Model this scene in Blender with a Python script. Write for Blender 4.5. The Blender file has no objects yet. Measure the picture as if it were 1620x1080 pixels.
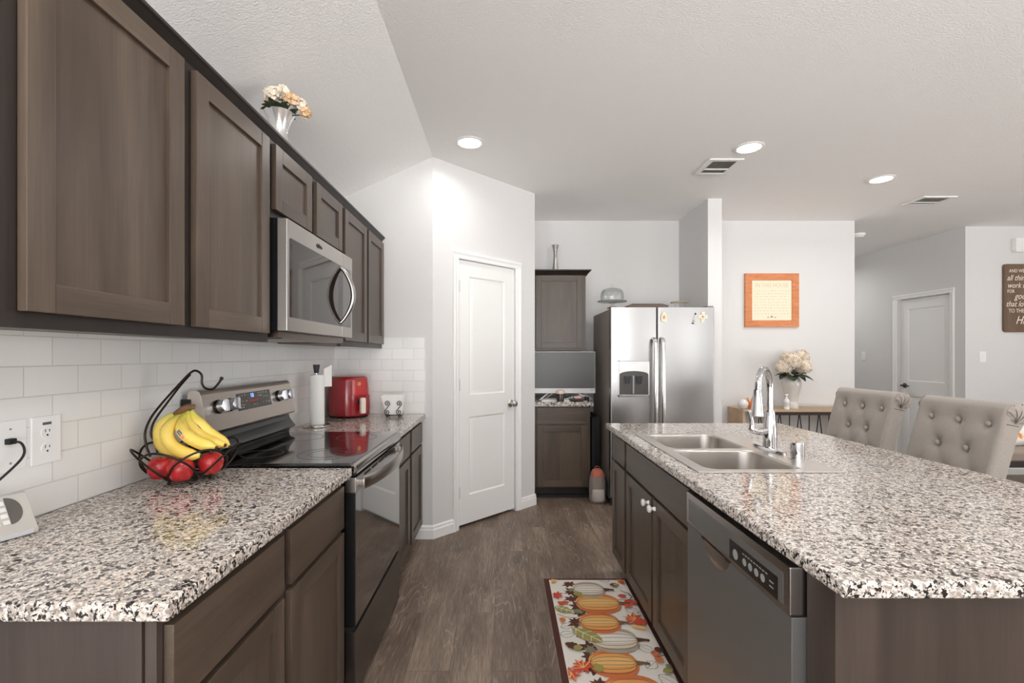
import bpy, bmesh, math, random
from mathutils import Vector, Matrix

# ------------------------------------------------------------------ camera, world, light, exposure
sc = bpy.context.scene
cam_d = bpy.data.cameras.new('camera')
cam = bpy.data.objects.new('camera', cam_d)
sc.collection.objects.link(cam)
cam.location = (0, 0, 1.315)
cam.rotation_euler = (math.radians(90), 0, 0)
cam_d.sensor_fit = 'HORIZONTAL'
cam_d.sensor_width = 36
cam_d.lens = 755 / 1620 * 36
cam_d.shift_x = 12 / 1620
cam_d.shift_y = 22 / 1620
cam_d.clip_start = 0.05
sc.camera = cam

world = bpy.data.worlds.new('daylight')
sc.world = world
world.use_nodes = True
bg = world.node_tree.nodes['Background']
# dim sky above; lower half brightened to throw added light up at the ceiling
_w = world.node_tree
_tc = _w.nodes.new('ShaderNodeTexCoord')
_sep = _w.nodes.new('ShaderNodeSeparateXYZ')
_rmp = _w.nodes.new('ShaderNodeValToRGB')
_mr = _w.nodes.new('ShaderNodeMapRange')
_w.links.new(_tc.outputs['Generated'], _sep.inputs[0])
_w.links.new(_sep.outputs['Z'], _mr.inputs[0])
_mr.inputs[1].default_value = -1
_mr.inputs[2].default_value = 1
_w.links.new(_mr.outputs[0], _rmp.inputs[0])
_e = _rmp.color_ramp.elements
_e[0].position, _e[0].color = .46, (.99, .99, .985, 1)
_e[1].position, _e[1].color = .54, (.18, .185, .195, 1)
_w.links.new(_rmp.outputs[0], bg.inputs[0])
bg.inputs[1].default_value = 9.0

sc.view_settings.view_transform = 'Standard'
sc.view_settings.look = 'None'
sc.view_settings.gamma = 1
sc.view_settings.use_curve_mapping = False
sc.view_settings.exposure = 0.40
sc.cycles.max_bounces = 10
sc.cycles.diffuse_bounces = 6
sc.cycles.glossy_bounces = 5
sc.cycles.transmission_bounces = 8
sc.cycles.caustics_reflective = False
sc.cycles.caustics_refractive = False
sc.cycles.sample_clamp_indirect = 6


def area(name, loc, rot, sx, sy, power, col=(1, 1, 1), shape='RECTANGLE', portal=False, spread=180):
    l = bpy.data.lights.new(name, 'AREA')
    l.shape = shape
    l.size = sx
    if shape == 'RECTANGLE':
        l.size_y = sy
    l.energy = power
    l.color = col
    l.spread = math.radians(spread)
    if portal:
        l.cycles.is_portal = True
    o = bpy.data.objects.new(name, l)
    o.location = loc
    o.rotation_euler = rot
    sc.collection.objects.link(o)
    return o


R90 = math.radians(90)
CEIL = 2.7415
XOPEN = -1.26
# daylight through unseen openings sized for the light: rear, far right, one added at left
area('daylight_portal', (.8, -3.95, 1.3), (R90, 0, 0), 3.6, 2.3, 1, portal=True)
area('daylight_portal', (5.0, -3.95, 1.6), (R90, 0, 0), 1.4, 1.0, 1, portal=True)
area('daylight_portal', (XOPEN, -2.1, 1.3), (R90, 0, -R90), 2.8, 2.2, 1, portal=True)
area('daylight_portal', (7.1, 0.0, 1.25), (R90, 0, R90), 2.4, 2.2, 1, portal=True)
CAN_FILL_POWER = 7
CANS_AND_FILL = [(-.233, 3.196), (1.678, 3.274), (3.047, 3.86), (-.233, .55), (1.678, .45), (3.25, .9), (-.1, -1.9), (1.8, -1.9),
        (3.6, -1.9), (5.2, 1.2), (4.3, 7.1), (6.0, 3.4)]  # first three are visible fittings; the others are unseen lamps added for fill

# ------------------------------------------------------------------ helpers
ORG = {}


def S(r, g, b):
    f = lambda c: (c / 12.92 if c <= .04045 else ((c + .055) / 1.055) ** 2.4)
    return (f(r / 255), f(g / 255), f(b / 255))


def catmull(pts, k=6, closed=False):
    P = [Vector(p) for p in pts]
    n = len(P)
    out = []
    for i in range(n if closed else n - 1):
        if closed:
            a, b, c, d = P[(i - 1) % n], P[i], P[(i + 1) % n], P[(i + 2) % n]
        else:
            b, c = P[i], P[i + 1]
            a = P[i - 1] if i else b * 2 - c
            d = P[i + 2] if i + 2 < n else c * 2 - b
        for j in range(k):
            t = j / k
            out.append(.5 * ((2 * b) + (c - a) * t + (2 * a - 5 * b + 4 * c - d) * t * t + (3 * b - a - 3 * c + d) * t ** 3))
    if not closed:
        out.append(P[-1])
    return out


class MB:
    def __init__(s, M=None):
        s.bm = bmesh.new()
        s.M = M

    def _add(s, t, m=0, recalc=True):
        if s.M is not None:
            bmesh.ops.transform(t, matrix=s.M, verts=t.verts)
        if recalc:
            bmesh.ops.recalc_face_normals(t, faces=t.faces)
        for f in t.faces:
            f.material_index = m
        me = bpy.data.meshes.new('tmp')
        t.to_mesh(me)
        t.free()
        s.bm.from_mesh(me)
        bpy.data.meshes.remove(me)
        return s

    def box(s, x0, x1, y0, y1, z0, z1, m=0, bev=0, seg=2):
        t = bmesh.new()
        bmesh.ops.create_cube(t, size=1)
        x0, x1 = min(x0, x1), max(x0, x1)
        for v in t.verts:
            v.co = Vector((x0 + (v.co.x + .5) * (x1 - x0), y0 + (v.co.y + .5) * (y1 - y0), z0 + (v.co.z + .5) * (z1 - z0)))
        if bev:
            bmesh.ops.bevel(t, geom=list(t.edges), offset=bev, segments=seg, profile=.6, affect='EDGES')
        return s._add(t, m)

    def prism(s, poly, axis, a, b, m=0, bev=0):
        t = bmesh.new()
        def P(p, c):
            return {'x': (c, p[0], p[1]), 'y': (p[0], c, p[1]), 'z': (p[0], p[1], c)}[axis]
        A = [t.verts.new(P(p, a)) for p in poly]
        B = [t.verts.new(P(p, b)) for p in poly]
        n = len(poly)
        t.faces.new(A)
        t.faces.new(B[::-1])
        for i in range(n):
            t.faces.new((A[i], B[i], B[(i + 1) % n], A[(i + 1) % n]))
        if bev:
            bmesh.ops.recalc_face_normals(t, faces=t.faces)
            bmesh.ops.bevel(t, geom=list(t.edges), offset=bev, segments=2, profile=.6, affect='EDGES')
        return s._add(t, m)

    def loft(s, rings, m=0, cap0=True, cap1=True, closed_ring=True):
        t = bmesh.new()
        V = [[t.verts.new(p) for p in r] for r in rings]
        n = len(V[0])
        for a, b in zip(V, V[1:]):
            for i in range(n if closed_ring else n - 1):
                j = (i + 1) % n
                try:
                    t.faces.new((a[i], a[j], b[j], b[i]))
                except ValueError:
                    pass
        if cap0:
            t.faces.new(V[0][::-1])
        if cap1:
            t.faces.new(V[-1])
        bmesh.ops.remove_doubles(t, verts=t.verts, dist=1e-6)
        return s._add(t, m)

    def lathe(s, prof, c=(0, 0, 0), n=32, m=0, axis='z', cap0=True, cap1=True):
        c = Vector(c)
        rings = []
        for r, z in prof:
            ring = []
            for i in range(n):
                a = 2 * math.pi * i / n
                x, y = r * math.cos(a), r * math.sin(a)
                ring.append(c + Vector({'z': (x, y, z), 'x': (z, x, y), 'y': (y, z, x)}[axis]))
            rings.append(ring)
        return s.loft(rings, m, cap0 and prof[0][0] > 1e-5, cap1 and prof[-1][0] > 1e-5)

    def cyl(s, p0, p1, r0, r1=None, n=24, m=0, bev=0):
        r1 = r0 if r1 is None else r1
        p0, p1 = Vector(p0), Vector(p1)
        d = (p1 - p0)
        L = d.length
        q = d.to_track_quat('Z', 'Y')
        prof = [(r0, 0), (r1, L)]
        if bev:
            prof = [(r0 - bev, 0), (r0, bev), (r1, L - bev), (r1 - bev, L)]
        rings = [[p0 + q @ Vector((r * math.cos(2 * math.pi * i / n), r * math.sin(2 * math.pi * i / n), z)) for i in range(n)] for r, z in prof]
        return s.loft(rings, m)

    def tube(s, pts, r, n=8, closed=False, m=0, flat=None):
        P = [Vector(p) for p in pts]
        k = len(P)
        rs = r if isinstance(r, (list, tuple)) else [r] * k
        rings = []
        up = None
        for i in range(k):
            if closed:
                d = P[(i + 1) % k] - P[i - 1]
            else:
                d = P[min(i + 1, k - 1)] - P[max(i - 1, 0)]
            d.normalize()
            if up is None:
                up = Vector((0, 0, 1)) if abs(d.z) < .9 else Vector((1, 0, 0))
            u = (up - d * up.dot(d))
            if u.length < 1e-4:
                u = Vector((1, .3, .2)) - d * d.dot(Vector((1, .3, .2)))
            u.normalize()
            w = d.cross(u)
            up = u
            fl = flat or (1, 1)
            rings.append([P[i] + (u * math.cos(2 * math.pi * j / n) * fl[0] + w * math.sin(2 * math.pi * j / n) * fl[1]) * rs[i] for j in range(n)])
        if closed:
            rings.append(rings[0])
            return s.loft(rings, m, False, False)
        return s.loft(rings, m)

    def sphere(s, c, r, u=20, v=12, m=0):
        if not isinstance(r, (tuple, list)):
            r = (r, r, r)
        t = bmesh.new()
        bmesh.ops.create_uvsphere(t, u_segments=u, v_segments=v, radius=1)
        for w in t.verts:
            w.co = Vector((c[0] + w.co.x * r[0], c[1] + w.co.y * r[1], c[2] + w.co.z * r[2]))
        return s._add(t, m)

    def face(s, pts, m=0):
        t = bmesh.new()
        t.faces.new([t.verts.new(p) for p in pts])
        return s._add(t, m, recalc=False)

    def grid(s, rows, m=0):
        return s.loft(rows, m, False, False, closed_ring=False)

    def build(s, name, mats, parent=None, smooth=35, recalc=False):
        me = bpy.data.meshes.new(name)
        bm = s.bm
        xs = [v.co for v in bm.verts]
        lo = Vector((min(v.x for v in xs), min(v.y for v in xs), min(v.z for v in xs)))
        hi = Vector((max(v.x for v in xs), max(v.y for v in xs), max(v.z for v in xs)))
        c = (lo + hi) / 2
        if parent is None:
            c.z = lo.z
        bmesh.ops.translate(bm, vec=-c, verts=bm.verts)
        bm.to_mesh(me)
        bm.free()
        if smooth:
            me.shade_smooth()
            me.set_sharp_from_angle(angle=math.radians(smooth))
        for x in (mats if isinstance(mats, (list, tuple)) else [mats]):
            me.materials.append(x)
        o = bpy.data.objects.new(name, me)
        sc.collection.objects.link(o)
        if smooth:
            wn = o.modifiers.new('weighted_normal', 'WEIGHTED_NORMAL')
            wn.keep_sharp = True
            wn.weight = 90
        ORG[o.name] = c
        if parent is not None:
            o.parent = parent
            o.location = c - ORG[parent.name]
        else:
            o.location = c
        return o


def tag(o, label=None, cat=None, group=None, kind=None):
    if label:
        o['label'] = label
    if cat:
        o['category'] = cat
    if group:
        o['group'] = group
    if kind:
        o['kind'] = kind
    return o


def thing(name, label, cat, loc, group=None, local=False, rot=0):
    o = bpy.data.objects.new(name, None)
    o.empty_display_size = .05
    o.location = loc
    o.rotation_euler = (0, 0, rot)
    sc.collection.objects.link(o)
    ORG[o.name] = Vector((0, 0, 0)) if local else Vector(loc)
    return tag(o, label, cat, group)


def struct(mb, name, mats, parent=None, smooth=0):
    o = mb.build(name, mats, parent, smooth)
    if parent is None:
        o['kind'] = 'structure'
    return o


def frame(origin, u, w):
    """matrix for a panel: local x = along u, local y = out along w, local z = up"""
    u, w = Vector(u).normalized(), Vector(w).normalized()
    M = Matrix.Identity(4)
    for i in range(3):
        M[i][0], M[i][1], M[i][2], M[i][3] = u[i], w[i], (0, 0, 1)[i], origin[i]
    return M


def text_mesh(name, body, size, M, mat, parent, shear=0, depth=.0004, align='CENTER', sx=1):
    cu = bpy.data.curves.new(name, 'FONT')
    cu.body = body
    cu.size = size
    cu.shear = shear
    cu.extrude = depth
    cu.align_x = align
    cu.align_y = 'CENTER'
    cu.resolution_u = 3
    tmp = bpy.data.objects.new('tmp_text', cu)
    sc.collection.objects.link(tmp)
    dg = bpy.context.evaluated_depsgraph_get()
    me = bpy.data.meshes.new_from_object(tmp.evaluated_get(dg))
    bpy.data.objects.remove(tmp)
    bpy.data.curves.remove(cu)
    t = MB()
    b = bmesh.new()
    b.from_mesh(me)
    bpy.data.meshes.remove(me)
    # text lies in local xy -> put x along u, y up, z out
    for v in b.verts:
        v.co = M @ Vector((v.co.x * sx, v.co.z, v.co.y))
    me2 = bpy.data.meshes.new('tmp')
    b.to_mesh(me2)
    b.free()
    t.bm.from_mesh(me2)
    bpy.data.meshes.remove(me2)
    return t.build(name, mat, parent, smooth=0)


# ------------------------------------------------------------------ materials
class NT:
    def __init__(s, name):
        s.mat = bpy.data.materials.new(name)
        s.mat.use_nodes = True
        s.t = s.mat.node_tree
        s.p = s.t.nodes['Principled BSDF']

    def n(s, typ, props=None, **inp):
        x = s.t.nodes.new(typ)
        for k, v in (props or {}).items():
            setattr(x, k, v)
        for k, v in inp.items():
            key = int(k[1:]) if k[0] == '_' and k[1:].isdigit() else k.replace('_', ' ')
            s.link(v, x.inputs[key])
        return x

    def link(s, v, sock):
        if isinstance(v, bpy.types.NodeSocket):
            s.t.links.new(v, sock)
        elif isinstance(v, bpy.types.Node):
            s.t.links.new(v.outputs[0], sock)
        else:
            if sock.type == 'RGBA' and len(v) == 3:
                v = (*v, 1)
            sock.default_value = v

    def set(s, **kw):
        for k, v in kw.items():
            s.link(v, s.p.inputs[k.replace('_', ' ')])
        return s

    def ramp(s, fac, stops, interp='LINEAR'):
        r = s.t.nodes.new('ShaderNodeValToRGB')
        r.color_ramp.interpolation = interp
        e = r.color_ramp.elements
        while len(e) < len(stops):
            e.new(.5)
        for i, (p, c) in enumerate(stops):
            e[i].position = p
            e[i].color = (*c, 1) if not isinstance(c, (int, float)) else (c, c, c, 1)
        s.link(fac, r.inputs[0])
        return r.outputs[0]

    def mix(s, fac, a, b, mode='MIX'):
        x = s.t.nodes.new('ShaderNodeMix')
        x.data_type = 'RGBA'
        x.blend_type = mode
        s.link(fac, x.inputs[0])
        s.link(a, x.inputs[6])
        s.link(b, x.inputs[7])
        return x.outputs[2]

    def math(s, op, a, b=0.0):
        x = s.t.nodes.new('ShaderNodeMath')
        x.operation = op
        s.link(a, x.inputs[0])
        s.link(b, x.inputs[1])
        return x.outputs[0]

    def pos(s, scale=(1, 1, 1), rot=(0, 0, 0), off=(0, 0, 0), obj=False):
        src = s.n('ShaderNodeTexCoord').outputs['Object'] if obj else s.n('ShaderNodeNewGeometry').outputs['Position']
        return s.n('ShaderNodeMapping', None, Vector=src, Scale=scale, Rotation=rot, Location=off).outputs[0]

    def noise(s, vec, scale, detail=4, rough=.5, dist=0):
        return s.n('ShaderNodeTexNoise', None, Vector=vec, Scale=scale, Detail=detail, Roughness=rough, Distortion=dist).outputs[0]

    def bump(s, h, strength=.2, dist=.002):
        b = s.n('ShaderNodeBump', None, Strength=strength, Distance=dist, Height=h)
        s.set(Normal=b.outputs[0])
        return s


def plain(name, col, rough=.5, metal=0, coat=0, var=0, vs=60, emit=None, es=1, spec=None, sheen=0):
    m = NT(name)
    c = col
    if var:
        f = m.noise(m.pos(), vs, 3)
        c = m.mix(f, [x * (1 - var) for x in col], [min(1, x * (1 + var)) for x in col])
    m.set(Base_Color=c, Roughness=rough, Metallic=metal)
    if coat:
        m.set(Coat_Weight=coat, Coat_Roughness=.08)
    if spec is not None:
        m.set(Specular_IOR_Level=spec)
    if sheen:
        m.set(Sheen_Weight=sheen)
    if emit:
        m.set(Emission_Color=emit, Emission_Strength=es)
    return m.mat


def paint(name, col, scale=170, strength=.55, rough=.7):
    m = NT(name)
    v = m.pos()
    h = m.noise(v, scale, 3, .6)
    m.set(Base_Color=col, Roughness=rough, Specular_IOR_Level=.3)
    m.bump(h, strength, .004)
    return m.mat


def wood(name, dark, light, axis='z', scale=1, rough=.38, grain=.5, coat=.0):
    m = NT(name)
    st = {'z': (9, 9, .9), 'y': (9, .9, 9), 'x': (.9, 9, 9)}[axis]
    st2 = {'z': (150, 150, 5), 'y': (150, 5, 150), 'x': (5, 150, 150)}[axis]
    v = m.pos([a * scale for a in st])
    f = m.noise(v, 1.0, 5, .55, .6)
    c = m.mix(m.ramp(f, [(.3, 0.0), (.72, 1.0)]), dark, light)
    blot = m.noise(m.pos((1, 1, .6)), 6, 2)
    c = m.mix(m.math('MULTIPLY', blot, .35), c, [x * .75 for x in dark])
    g = m.noise(m.pos([a * scale for a in st2]), 1.0, 3, .6)
    c = m.mix(m.ramp(g, [(.35, grain), (.6, 0.0)]), c, [x * .6 for x in dark])
    m.set(Base_Color=c, Roughness=m.ramp(f, [(.2, rough - .05), (.8, rough + .06)]), Coat_Weight=coat, Coat_Roughness=.2)
    m.bump(g, .08, .001)
    return m.mat


def granite():
    m = NT('speckled_granite')
    v = m.pos()
    n1 = m.noise(v, 150, 4, .62, .5)
    n2 = m.noise(m.pos(off=(3, 7, 1)), 64, 3, .6, .5)
    n3 = m.noise(m.pos(off=(9, 2, 5)), 9, 3, .5)
    n4 = m.noise(m.pos(off=(5, 1, 3)), 100, 3, .55, .3)
    vor = m.n('ShaderNodeTexVoronoi', {'feature': 'F1'}, Vector=v, Scale=230.0)
    cell = m.n('ShaderNodeSeparateColor', None, Color=vor.outputs['Color']).outputs[0]
    base = m.ramp(cell, [(0, S(190, 182, 175)), (.3, S(226, 219, 211)), (.6, S(238, 233, 227)), (.86, S(212, 198, 185)), (1, S(176, 163, 152))])
    base = m.mix(m.ramp(n3, [(.45, 0.0), (.66, .4)]), base, S(218, 200, 184))
    base = m.mix(m.ramp(n4, [(.52, 0.0), (.58, .8)]), base, S(140, 131, 126))
    base = m.mix(m.ramp(n2, [(.53, 0.0), (.64, .6)]), base, S(122, 110, 102))
    comb = m.math('ADD', m.math('MULTIPLY', n1, .56), m.math('MULTIPLY', n2, .44))
    base = m.mix(m.ramp(comb, [(.452, 1.0), (.484, 0.0)]), base, S(34, 30, 29))
    m.set(Base_Color=base, Roughness=.11, Specular_IOR_Level=.5)
    return m.mat


def tile(name, ax):
    m = NT(name)
    g = m.n('ShaderNodeNewGeometry').outputs['Position']
    sep = m.n('ShaderNodeSeparateXYZ', None, Vector=g)
    u = m.math('ADD', sep.outputs['Y' if ax == 'y' else 'X'], -1.207 + 10 * .1545 if ax == 'y' else .806 + 10 * .1545)
    w = m.math('ADD', sep.outputs['Z'], -.897 + .078 * 10)
    if ax == 'y':
        u = m.math('ADD', u, .1545 / 2)
    vec = m.n('ShaderNodeCombineXYZ', None, X=u, Y=w, Z=0.0)
    b = m.n('ShaderNodeTexBrick', {'offset': .5, 'offset_frequency': 2}, Vector=vec.outputs[0], Scale=1.0,
            Color1=S(232, 232, 230), Color2=S(238, 238, 236), Mortar=S(210, 209, 206))
    b.inputs['Mortar Size'].default_value = .0017
    b.inputs['Mortar Smooth'].default_value = .35
    b.inputs['Brick Width'].default_value = .1545
    b.inputs['Row Height'].default_value = .078
    inv = m.math('SUBTRACT', 1.0, b.outputs['Fac'])
    m.set(Base_Color=b.outputs['Color'], Roughness=m.ramp(b.outputs['Fac'], [(0, .16), (1, .7)]))
    m.bump(inv, .5, .0015)
    return m.mat


def planks():
    m = NT('vinyl_plank')
    g = m.n('ShaderNodeNewGeometry').outputs['Position']
    sep = m.n('ShaderNodeSeparateXYZ', None, Vector=g)
    X, Y = sep.outputs['X'], sep.outputs['Y']
    vec = m.n('ShaderNodeCombineXYZ', None, X=m.math('ADD', Y, 12.2), Y=m.math('ADD', X, 9.05), Z=0.0)
    b = m.n('ShaderNodeTexBrick', {'offset': .37, 'offset_frequency': 2}, Vector=vec.outputs[0], Scale=1.0,
            Color1=(0, 0, 0), Color2=(1, 1, 1), Mortar=(.5, .5, .5))
    b.inputs['Mortar Size'].default_value = .0013
    b.inputs['Mortar Smooth'].default_value = .3
    b.inputs['Brick Width'].default_value = 1.22
    b.inputs['Row Height'].default_value = .18
    tone = m.n('ShaderNodeSeparateColor', None, Color=b.outputs['Color']).outputs[0]
    shift = m.math('MULTIPLY', tone, 37.0)          # each board gets its own slice of the grain

    def stretched(k, z=shift):
        return m.n('ShaderNodeCombineXYZ', None, X=X, Y=m.math('MULTIPLY', Y, k), Z=z).outputs[0]
    big = m.noise(stretched(.22), 7, 3, .5, .5)
    fine = m.noise(stretched(.035), 330, 3, .65)
    med = m.noise(stretched(.06), 70, 3, .6, .3)
    fld = m.noise(stretched(.16), 9.5, 2, .45, .2)
    rings = m.math('FRACT', m.math('MULTIPLY', fld, 15.0))
    knot = m.noise(m.n('ShaderNodeCombineXYZ', None, X=X, Y=m.math('MULTIPLY', Y, .55), Z=0.0).outputs[0], 4.6, 1, .3)
    c = m.ramp(big, [(.28, S(94, 77, 65)), (.5, S(126, 108, 93)), (.74, S(156, 138, 121))])
    c = m.mix(m.ramp(tone, [(0, .6), (.5, .15), (1, 0.0)]), c, S(80, 65, 55))
    c = m.mix(m.ramp(med, [(.42, .45), (.58, 0.0)]), c, S(92, 78, 69))
    zone = m.ramp(knot, [(.46, 0.0), (.60, 1.0)])
    line = m.math('MULTIPLY', m.ramp(rings, [(.72, 0.0), (.86, 1.0), (.95, .15)]), zone)
    c = m.mix(m.math('MULTIPLY', line, .42), c, S(188, 174, 160))
    c = m.mix(m.ramp(fine, [(.52, 0.0), (.70, .4)]), c, S(184, 170, 157))
    c = m.mix(m.ramp(fine, [(.30, .5), (.46, 0.0)]), c, S(80, 68, 60))
    c = m.mix(m.ramp(knot, [(.68, 0.0), (.77, .6)]), c, S(66, 56, 50))
    c = m.mix(m.math('MULTIPLY', b.outputs['Fac'], .6), c, S(56, 47, 42))
    m.set(Base_Color=c, Roughness=m.ramp(big, [(.2, .42), (.8, .52)]), Specular_IOR_Level=.4)
    m.bump(m.math('SUBTRACT', m.math('MULTIPLY', fine, .3), b.outputs['Fac']), .1, .001)
    return m.mat


def brushed(name, col, rough=.28, axis='z', amt=.1, metal=1):
    m = NT(name)
    st = {'z': (260, 260, 3), 'y': (260, 3, 260), 'x': (3, 260, 260)}[axis]
    f = m.noise(m.pos(st), 1.0, 3, .6)
    m.set(Base_Color=m.mix(m.math('MULTIPLY', f, .12), col, [x * .85 for x in col]), Metallic=metal,
          Roughness=rough)
    return m.mat


def glass(name, col=(1, 1, 1), rough=.02, ior=1.45):
    m = NT(name)
    m.set(Base_Color=col, Roughness=rough, Transmission_Weight=1.0, IOR=ior)
    return m.mat


def thin_glass(name, refl=.16):
    m = NT(name)
    tr = m.n('ShaderNodeBsdfTransparent', None, Color=(.965, .975, .97))
    gl = m.n('ShaderNodeBsdfGlossy', None, Roughness=.02)
    lw = m.n('ShaderNodeLayerWeight', None, Blend=.25)
    f = m.math('MULTIPLY', lw.outputs['Facing'], refl * 3)
    mx = m.n('ShaderNodeMixShader')
    m.link(m.math('ADD', f, .04), mx.inputs[0])
    m.link(tr, mx.inputs[1])
    m.link(gl, mx.inputs[2])
    out = [n for n in m.t.nodes if n.type == 'OUTPUT_MATERIAL'][0]
    m.t.links.new(mx.outputs[0], out.inputs[0])
    return m.mat


def fabric(name, c1, c2, scale=420):
    m = NT(name)
    f = m.noise(m.pos((1, 1, 1)), scale, 3, .7)
    g = m.noise(m.pos((1, 1, 1), off=(3, 1, 2)), 14, 2)
    c = m.mix(m.ramp(f, [(.3, 0.0), (.7, 1.0)]), c1, c2)
    c = m.mix(m.math('MULTIPLY', g, .25), c, [x * .85 for x in c1])
    m.set(Base_Color=c, Roughness=.9, Sheen_Weight=.25, Specular_IOR_Level=.2)
    m.bump(f, .35, .0015)
    return m.mat


W_WALL = paint('wall_paint', S(217, 216, 215))
W_CEIL = paint('ceiling_paint', S(249, 248, 247), 120, 1.0, .85)
W_TRIM = plain('white_trim_paint', S(238, 238, 236), .35)
W_DOOR = plain('white_door_paint', S(234, 234, 232), .38)
WOOD = wood('cabinet_wood', S(66, 54, 45), S(106, 91, 78), 'z', 1, .36, .25)
WOODH = wood('cabinet_wood_crosswise', S(66, 54, 45), S(106, 91, 78), 'y', 1, .36, .25)
WOODX = wood('cabinet_wood_sideways', S(66, 54, 45), S(106, 91, 78), 'x', 1, .36, .25)
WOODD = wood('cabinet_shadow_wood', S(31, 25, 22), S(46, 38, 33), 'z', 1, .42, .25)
WOOD_SHADED = wood('end_panel_shaded_wood', S(60, 50, 45), S(84, 72, 66), 'z', 1, .4, .25)  # cabinet wood darkened: shade on the end faces put into the colour
DRAWST = brushed('drawer_steel', (.15, .13, .115), .26, 'y', .08, .9)
GRAN = granite()
TILE_Y = tile('subway_tile', 'y')
TILE_X = tile('subway_tile_end', 'x')
FLOOR = planks()
STEEL = brushed('brushed_steel', (.46, .43, .405), .27, 'y')
STEELX = brushed('brushed_steel_fridge', (.45, .445, .44), .27, 'x')
STEELZ = brushed('brushed_steel_sink', (.58, .545, .51), .30, 'y', .06, .9)
SLATE = brushed('dark_steel', (.215, .21, .205), .38, 'y', .08, .6)
CHROME = plain('chrome', (.66, .66, .67), .06, 1)
NICKEL = plain('satin_nickel', (.62, .59, .56), .22, 1)
BLK = plain('black_enamel', S(22, 22, 23), .25)
BLKM = plain('black_matte', S(20, 20, 21), .6)
BLKGL = plain('black_glass', S(10, 10, 11), .03, 0, .6)
OVENGL = plain('oven_glass', S(14, 12, 11), .02, 0, 1.0, spec=.9)
WIRE = plain('bronze_wire', S(46, 38, 34), .38, .7)
WHITEP = plain('white_plastic', S(236, 236, 234), .35)
PAPER = plain('paper', S(244, 243, 240), .9)
GLASS = glass('clear_glass')
IVORY = plain('ivory_petal', S(240, 230, 214), .8, var=.1, vs=90)
PEACH = plain('peach_petal', S(232, 200, 162), .8, var=.15, vs=90)
LEAF = plain('dark_leaf', S(52, 62, 42), .55, var=.3, vs=50)
LEAFW = plain('dry_stem', S(92, 70, 48), .7)
LINEN = fabric('taupe_linen', S(140, 132, 125), S(174, 166, 158))
LINEND = plain('dark_seam', S(78, 72, 68), .9)
DKWOOD = plain('espresso_wood', S(40, 31, 27), .4)
# ------------------------------------------------------------------ the setting
XL = -1.222          # left wall face
YE = 3.43            # end wall face
ZC = .897            # worktop height
struct(MB().box(-1.5, 7.4, -4.2, 8.7, -.1, 0), 'floor', FLOOR)
m = MB().box(-.515, 7.4, -4.2, 8.7, CEIL, CEIL + .12)
m.prism([(-.515, CEIL), (-1.36, CEIL - .46 * .845), (-1.36, CEIL + .12), (-.515, CEIL + .12)], 'y', -4.2, 5.2)
struct(m, 'ceiling', W_CEIL)
struct(MB().box(XL - .12, XL, -.7, YE, 0, 2.41).box(XL - .12, XL, -4.1, -3.5, 0, 2.41).box(XL - .12, XL, -3.5, -.7, 0, .2).box(XL - .12, XL, -3.5, -.7, 2.32, 2.41), 'wall_left', W_WALL)
struct(MB().prism([(XL - .12, 0), (-.517, 0), (-.517, CEIL), (XL - .12, CEIL - .38)], 'y', YE, YE + .1), 'wall_end', W_WALL)
struct(MB().box(XL, XL + .006, .2, YE, ZC, 1.38), 'wall_backsplash_left', TILE_Y)
m = MB().box(XL + .006, -.572, YE - .006, YE, ZC, 1.443)
struct(m, 'wall_backsplash_end', TILE_X)
q = .70710678
DM = frame((-.516, YE, 0), (q, q, 0), (q, -q, 0))
m = MB(DM)
m.box(0, .244, -.1, 0, 0, CEIL).box(.862, 1.109, -.1, 0, 0, CEIL).box(.244, .862, -.1, 0, 2.047, CEIL)
struct(m, 'wall_pantry_front', W_WALL)
struct(MB().box(XL - .12, .168, 5.06, 5.18, 0, CEIL).box(XL - .12, XL, YE + .1, 5.06, 0, 2.41), 'wall_pantry_inside', W_WALL)
struct(MB().box(5.3, 5.4, 5.38, 6.6, 0, CEIL).box(5.2, 5.3, 6.5, 6.6, 0, CEIL), 'wall_hall_door_backing', W_WALL)  # unseen backing added so outside light does not leak round the hall door
struct(MB().box(.168, .268, 4.216, 5.06, 0, CEIL), 'wall_pantry_side', W_WALL)
struct(MB().box(.168, 1.852, 5.06, 5.18, 0, CEIL), 'wall_alcove', W_WALL)
struct(MB().box(1.852, 1.979, 4.343, 5.18, 0, CEIL), 'wall_stub', W_WALL)
struct(MB().box(1.979, 3.713, 5.06, 5.18, 0, CEIL), 'wall_back', W_WALL)
struct(MB().box(3.6, 3.713, 5.18, 8.6, 0, CEIL), 'wall_hall_left', W_WALL)
struct(MB().box(5.1, 5.2, 5.38, 5.466, 0, CEIL).box(5.1, 5.2, 6.196, 8.6, 0, CEIL).box(5.1, 5.2, 5.466, 6.196, 2.03, CEIL), 'wall_hall_right', W_WALL)
struct(MB().box(3.713, 5.1, 8.5, 8.6, 0, CEIL), 'wall_hall_end', W_WALL)
struct(MB().box(5.1, 7.3, 5.28, 5.38, 0, CEIL), 'wall_dining', W_WALL)
struct(MB().box(7.2, 7.3, -4.1, -1.2, 0, CEIL).box(7.2, 7.3, 1.2, 5.28, 0, CEIL).box(7.2, 7.3, -1.2, 1.2, 0, .15).box(7.2, 7.3, -1.2, 1.2, 2.35, CEIL), 'wall_right', W_WALL)
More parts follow.
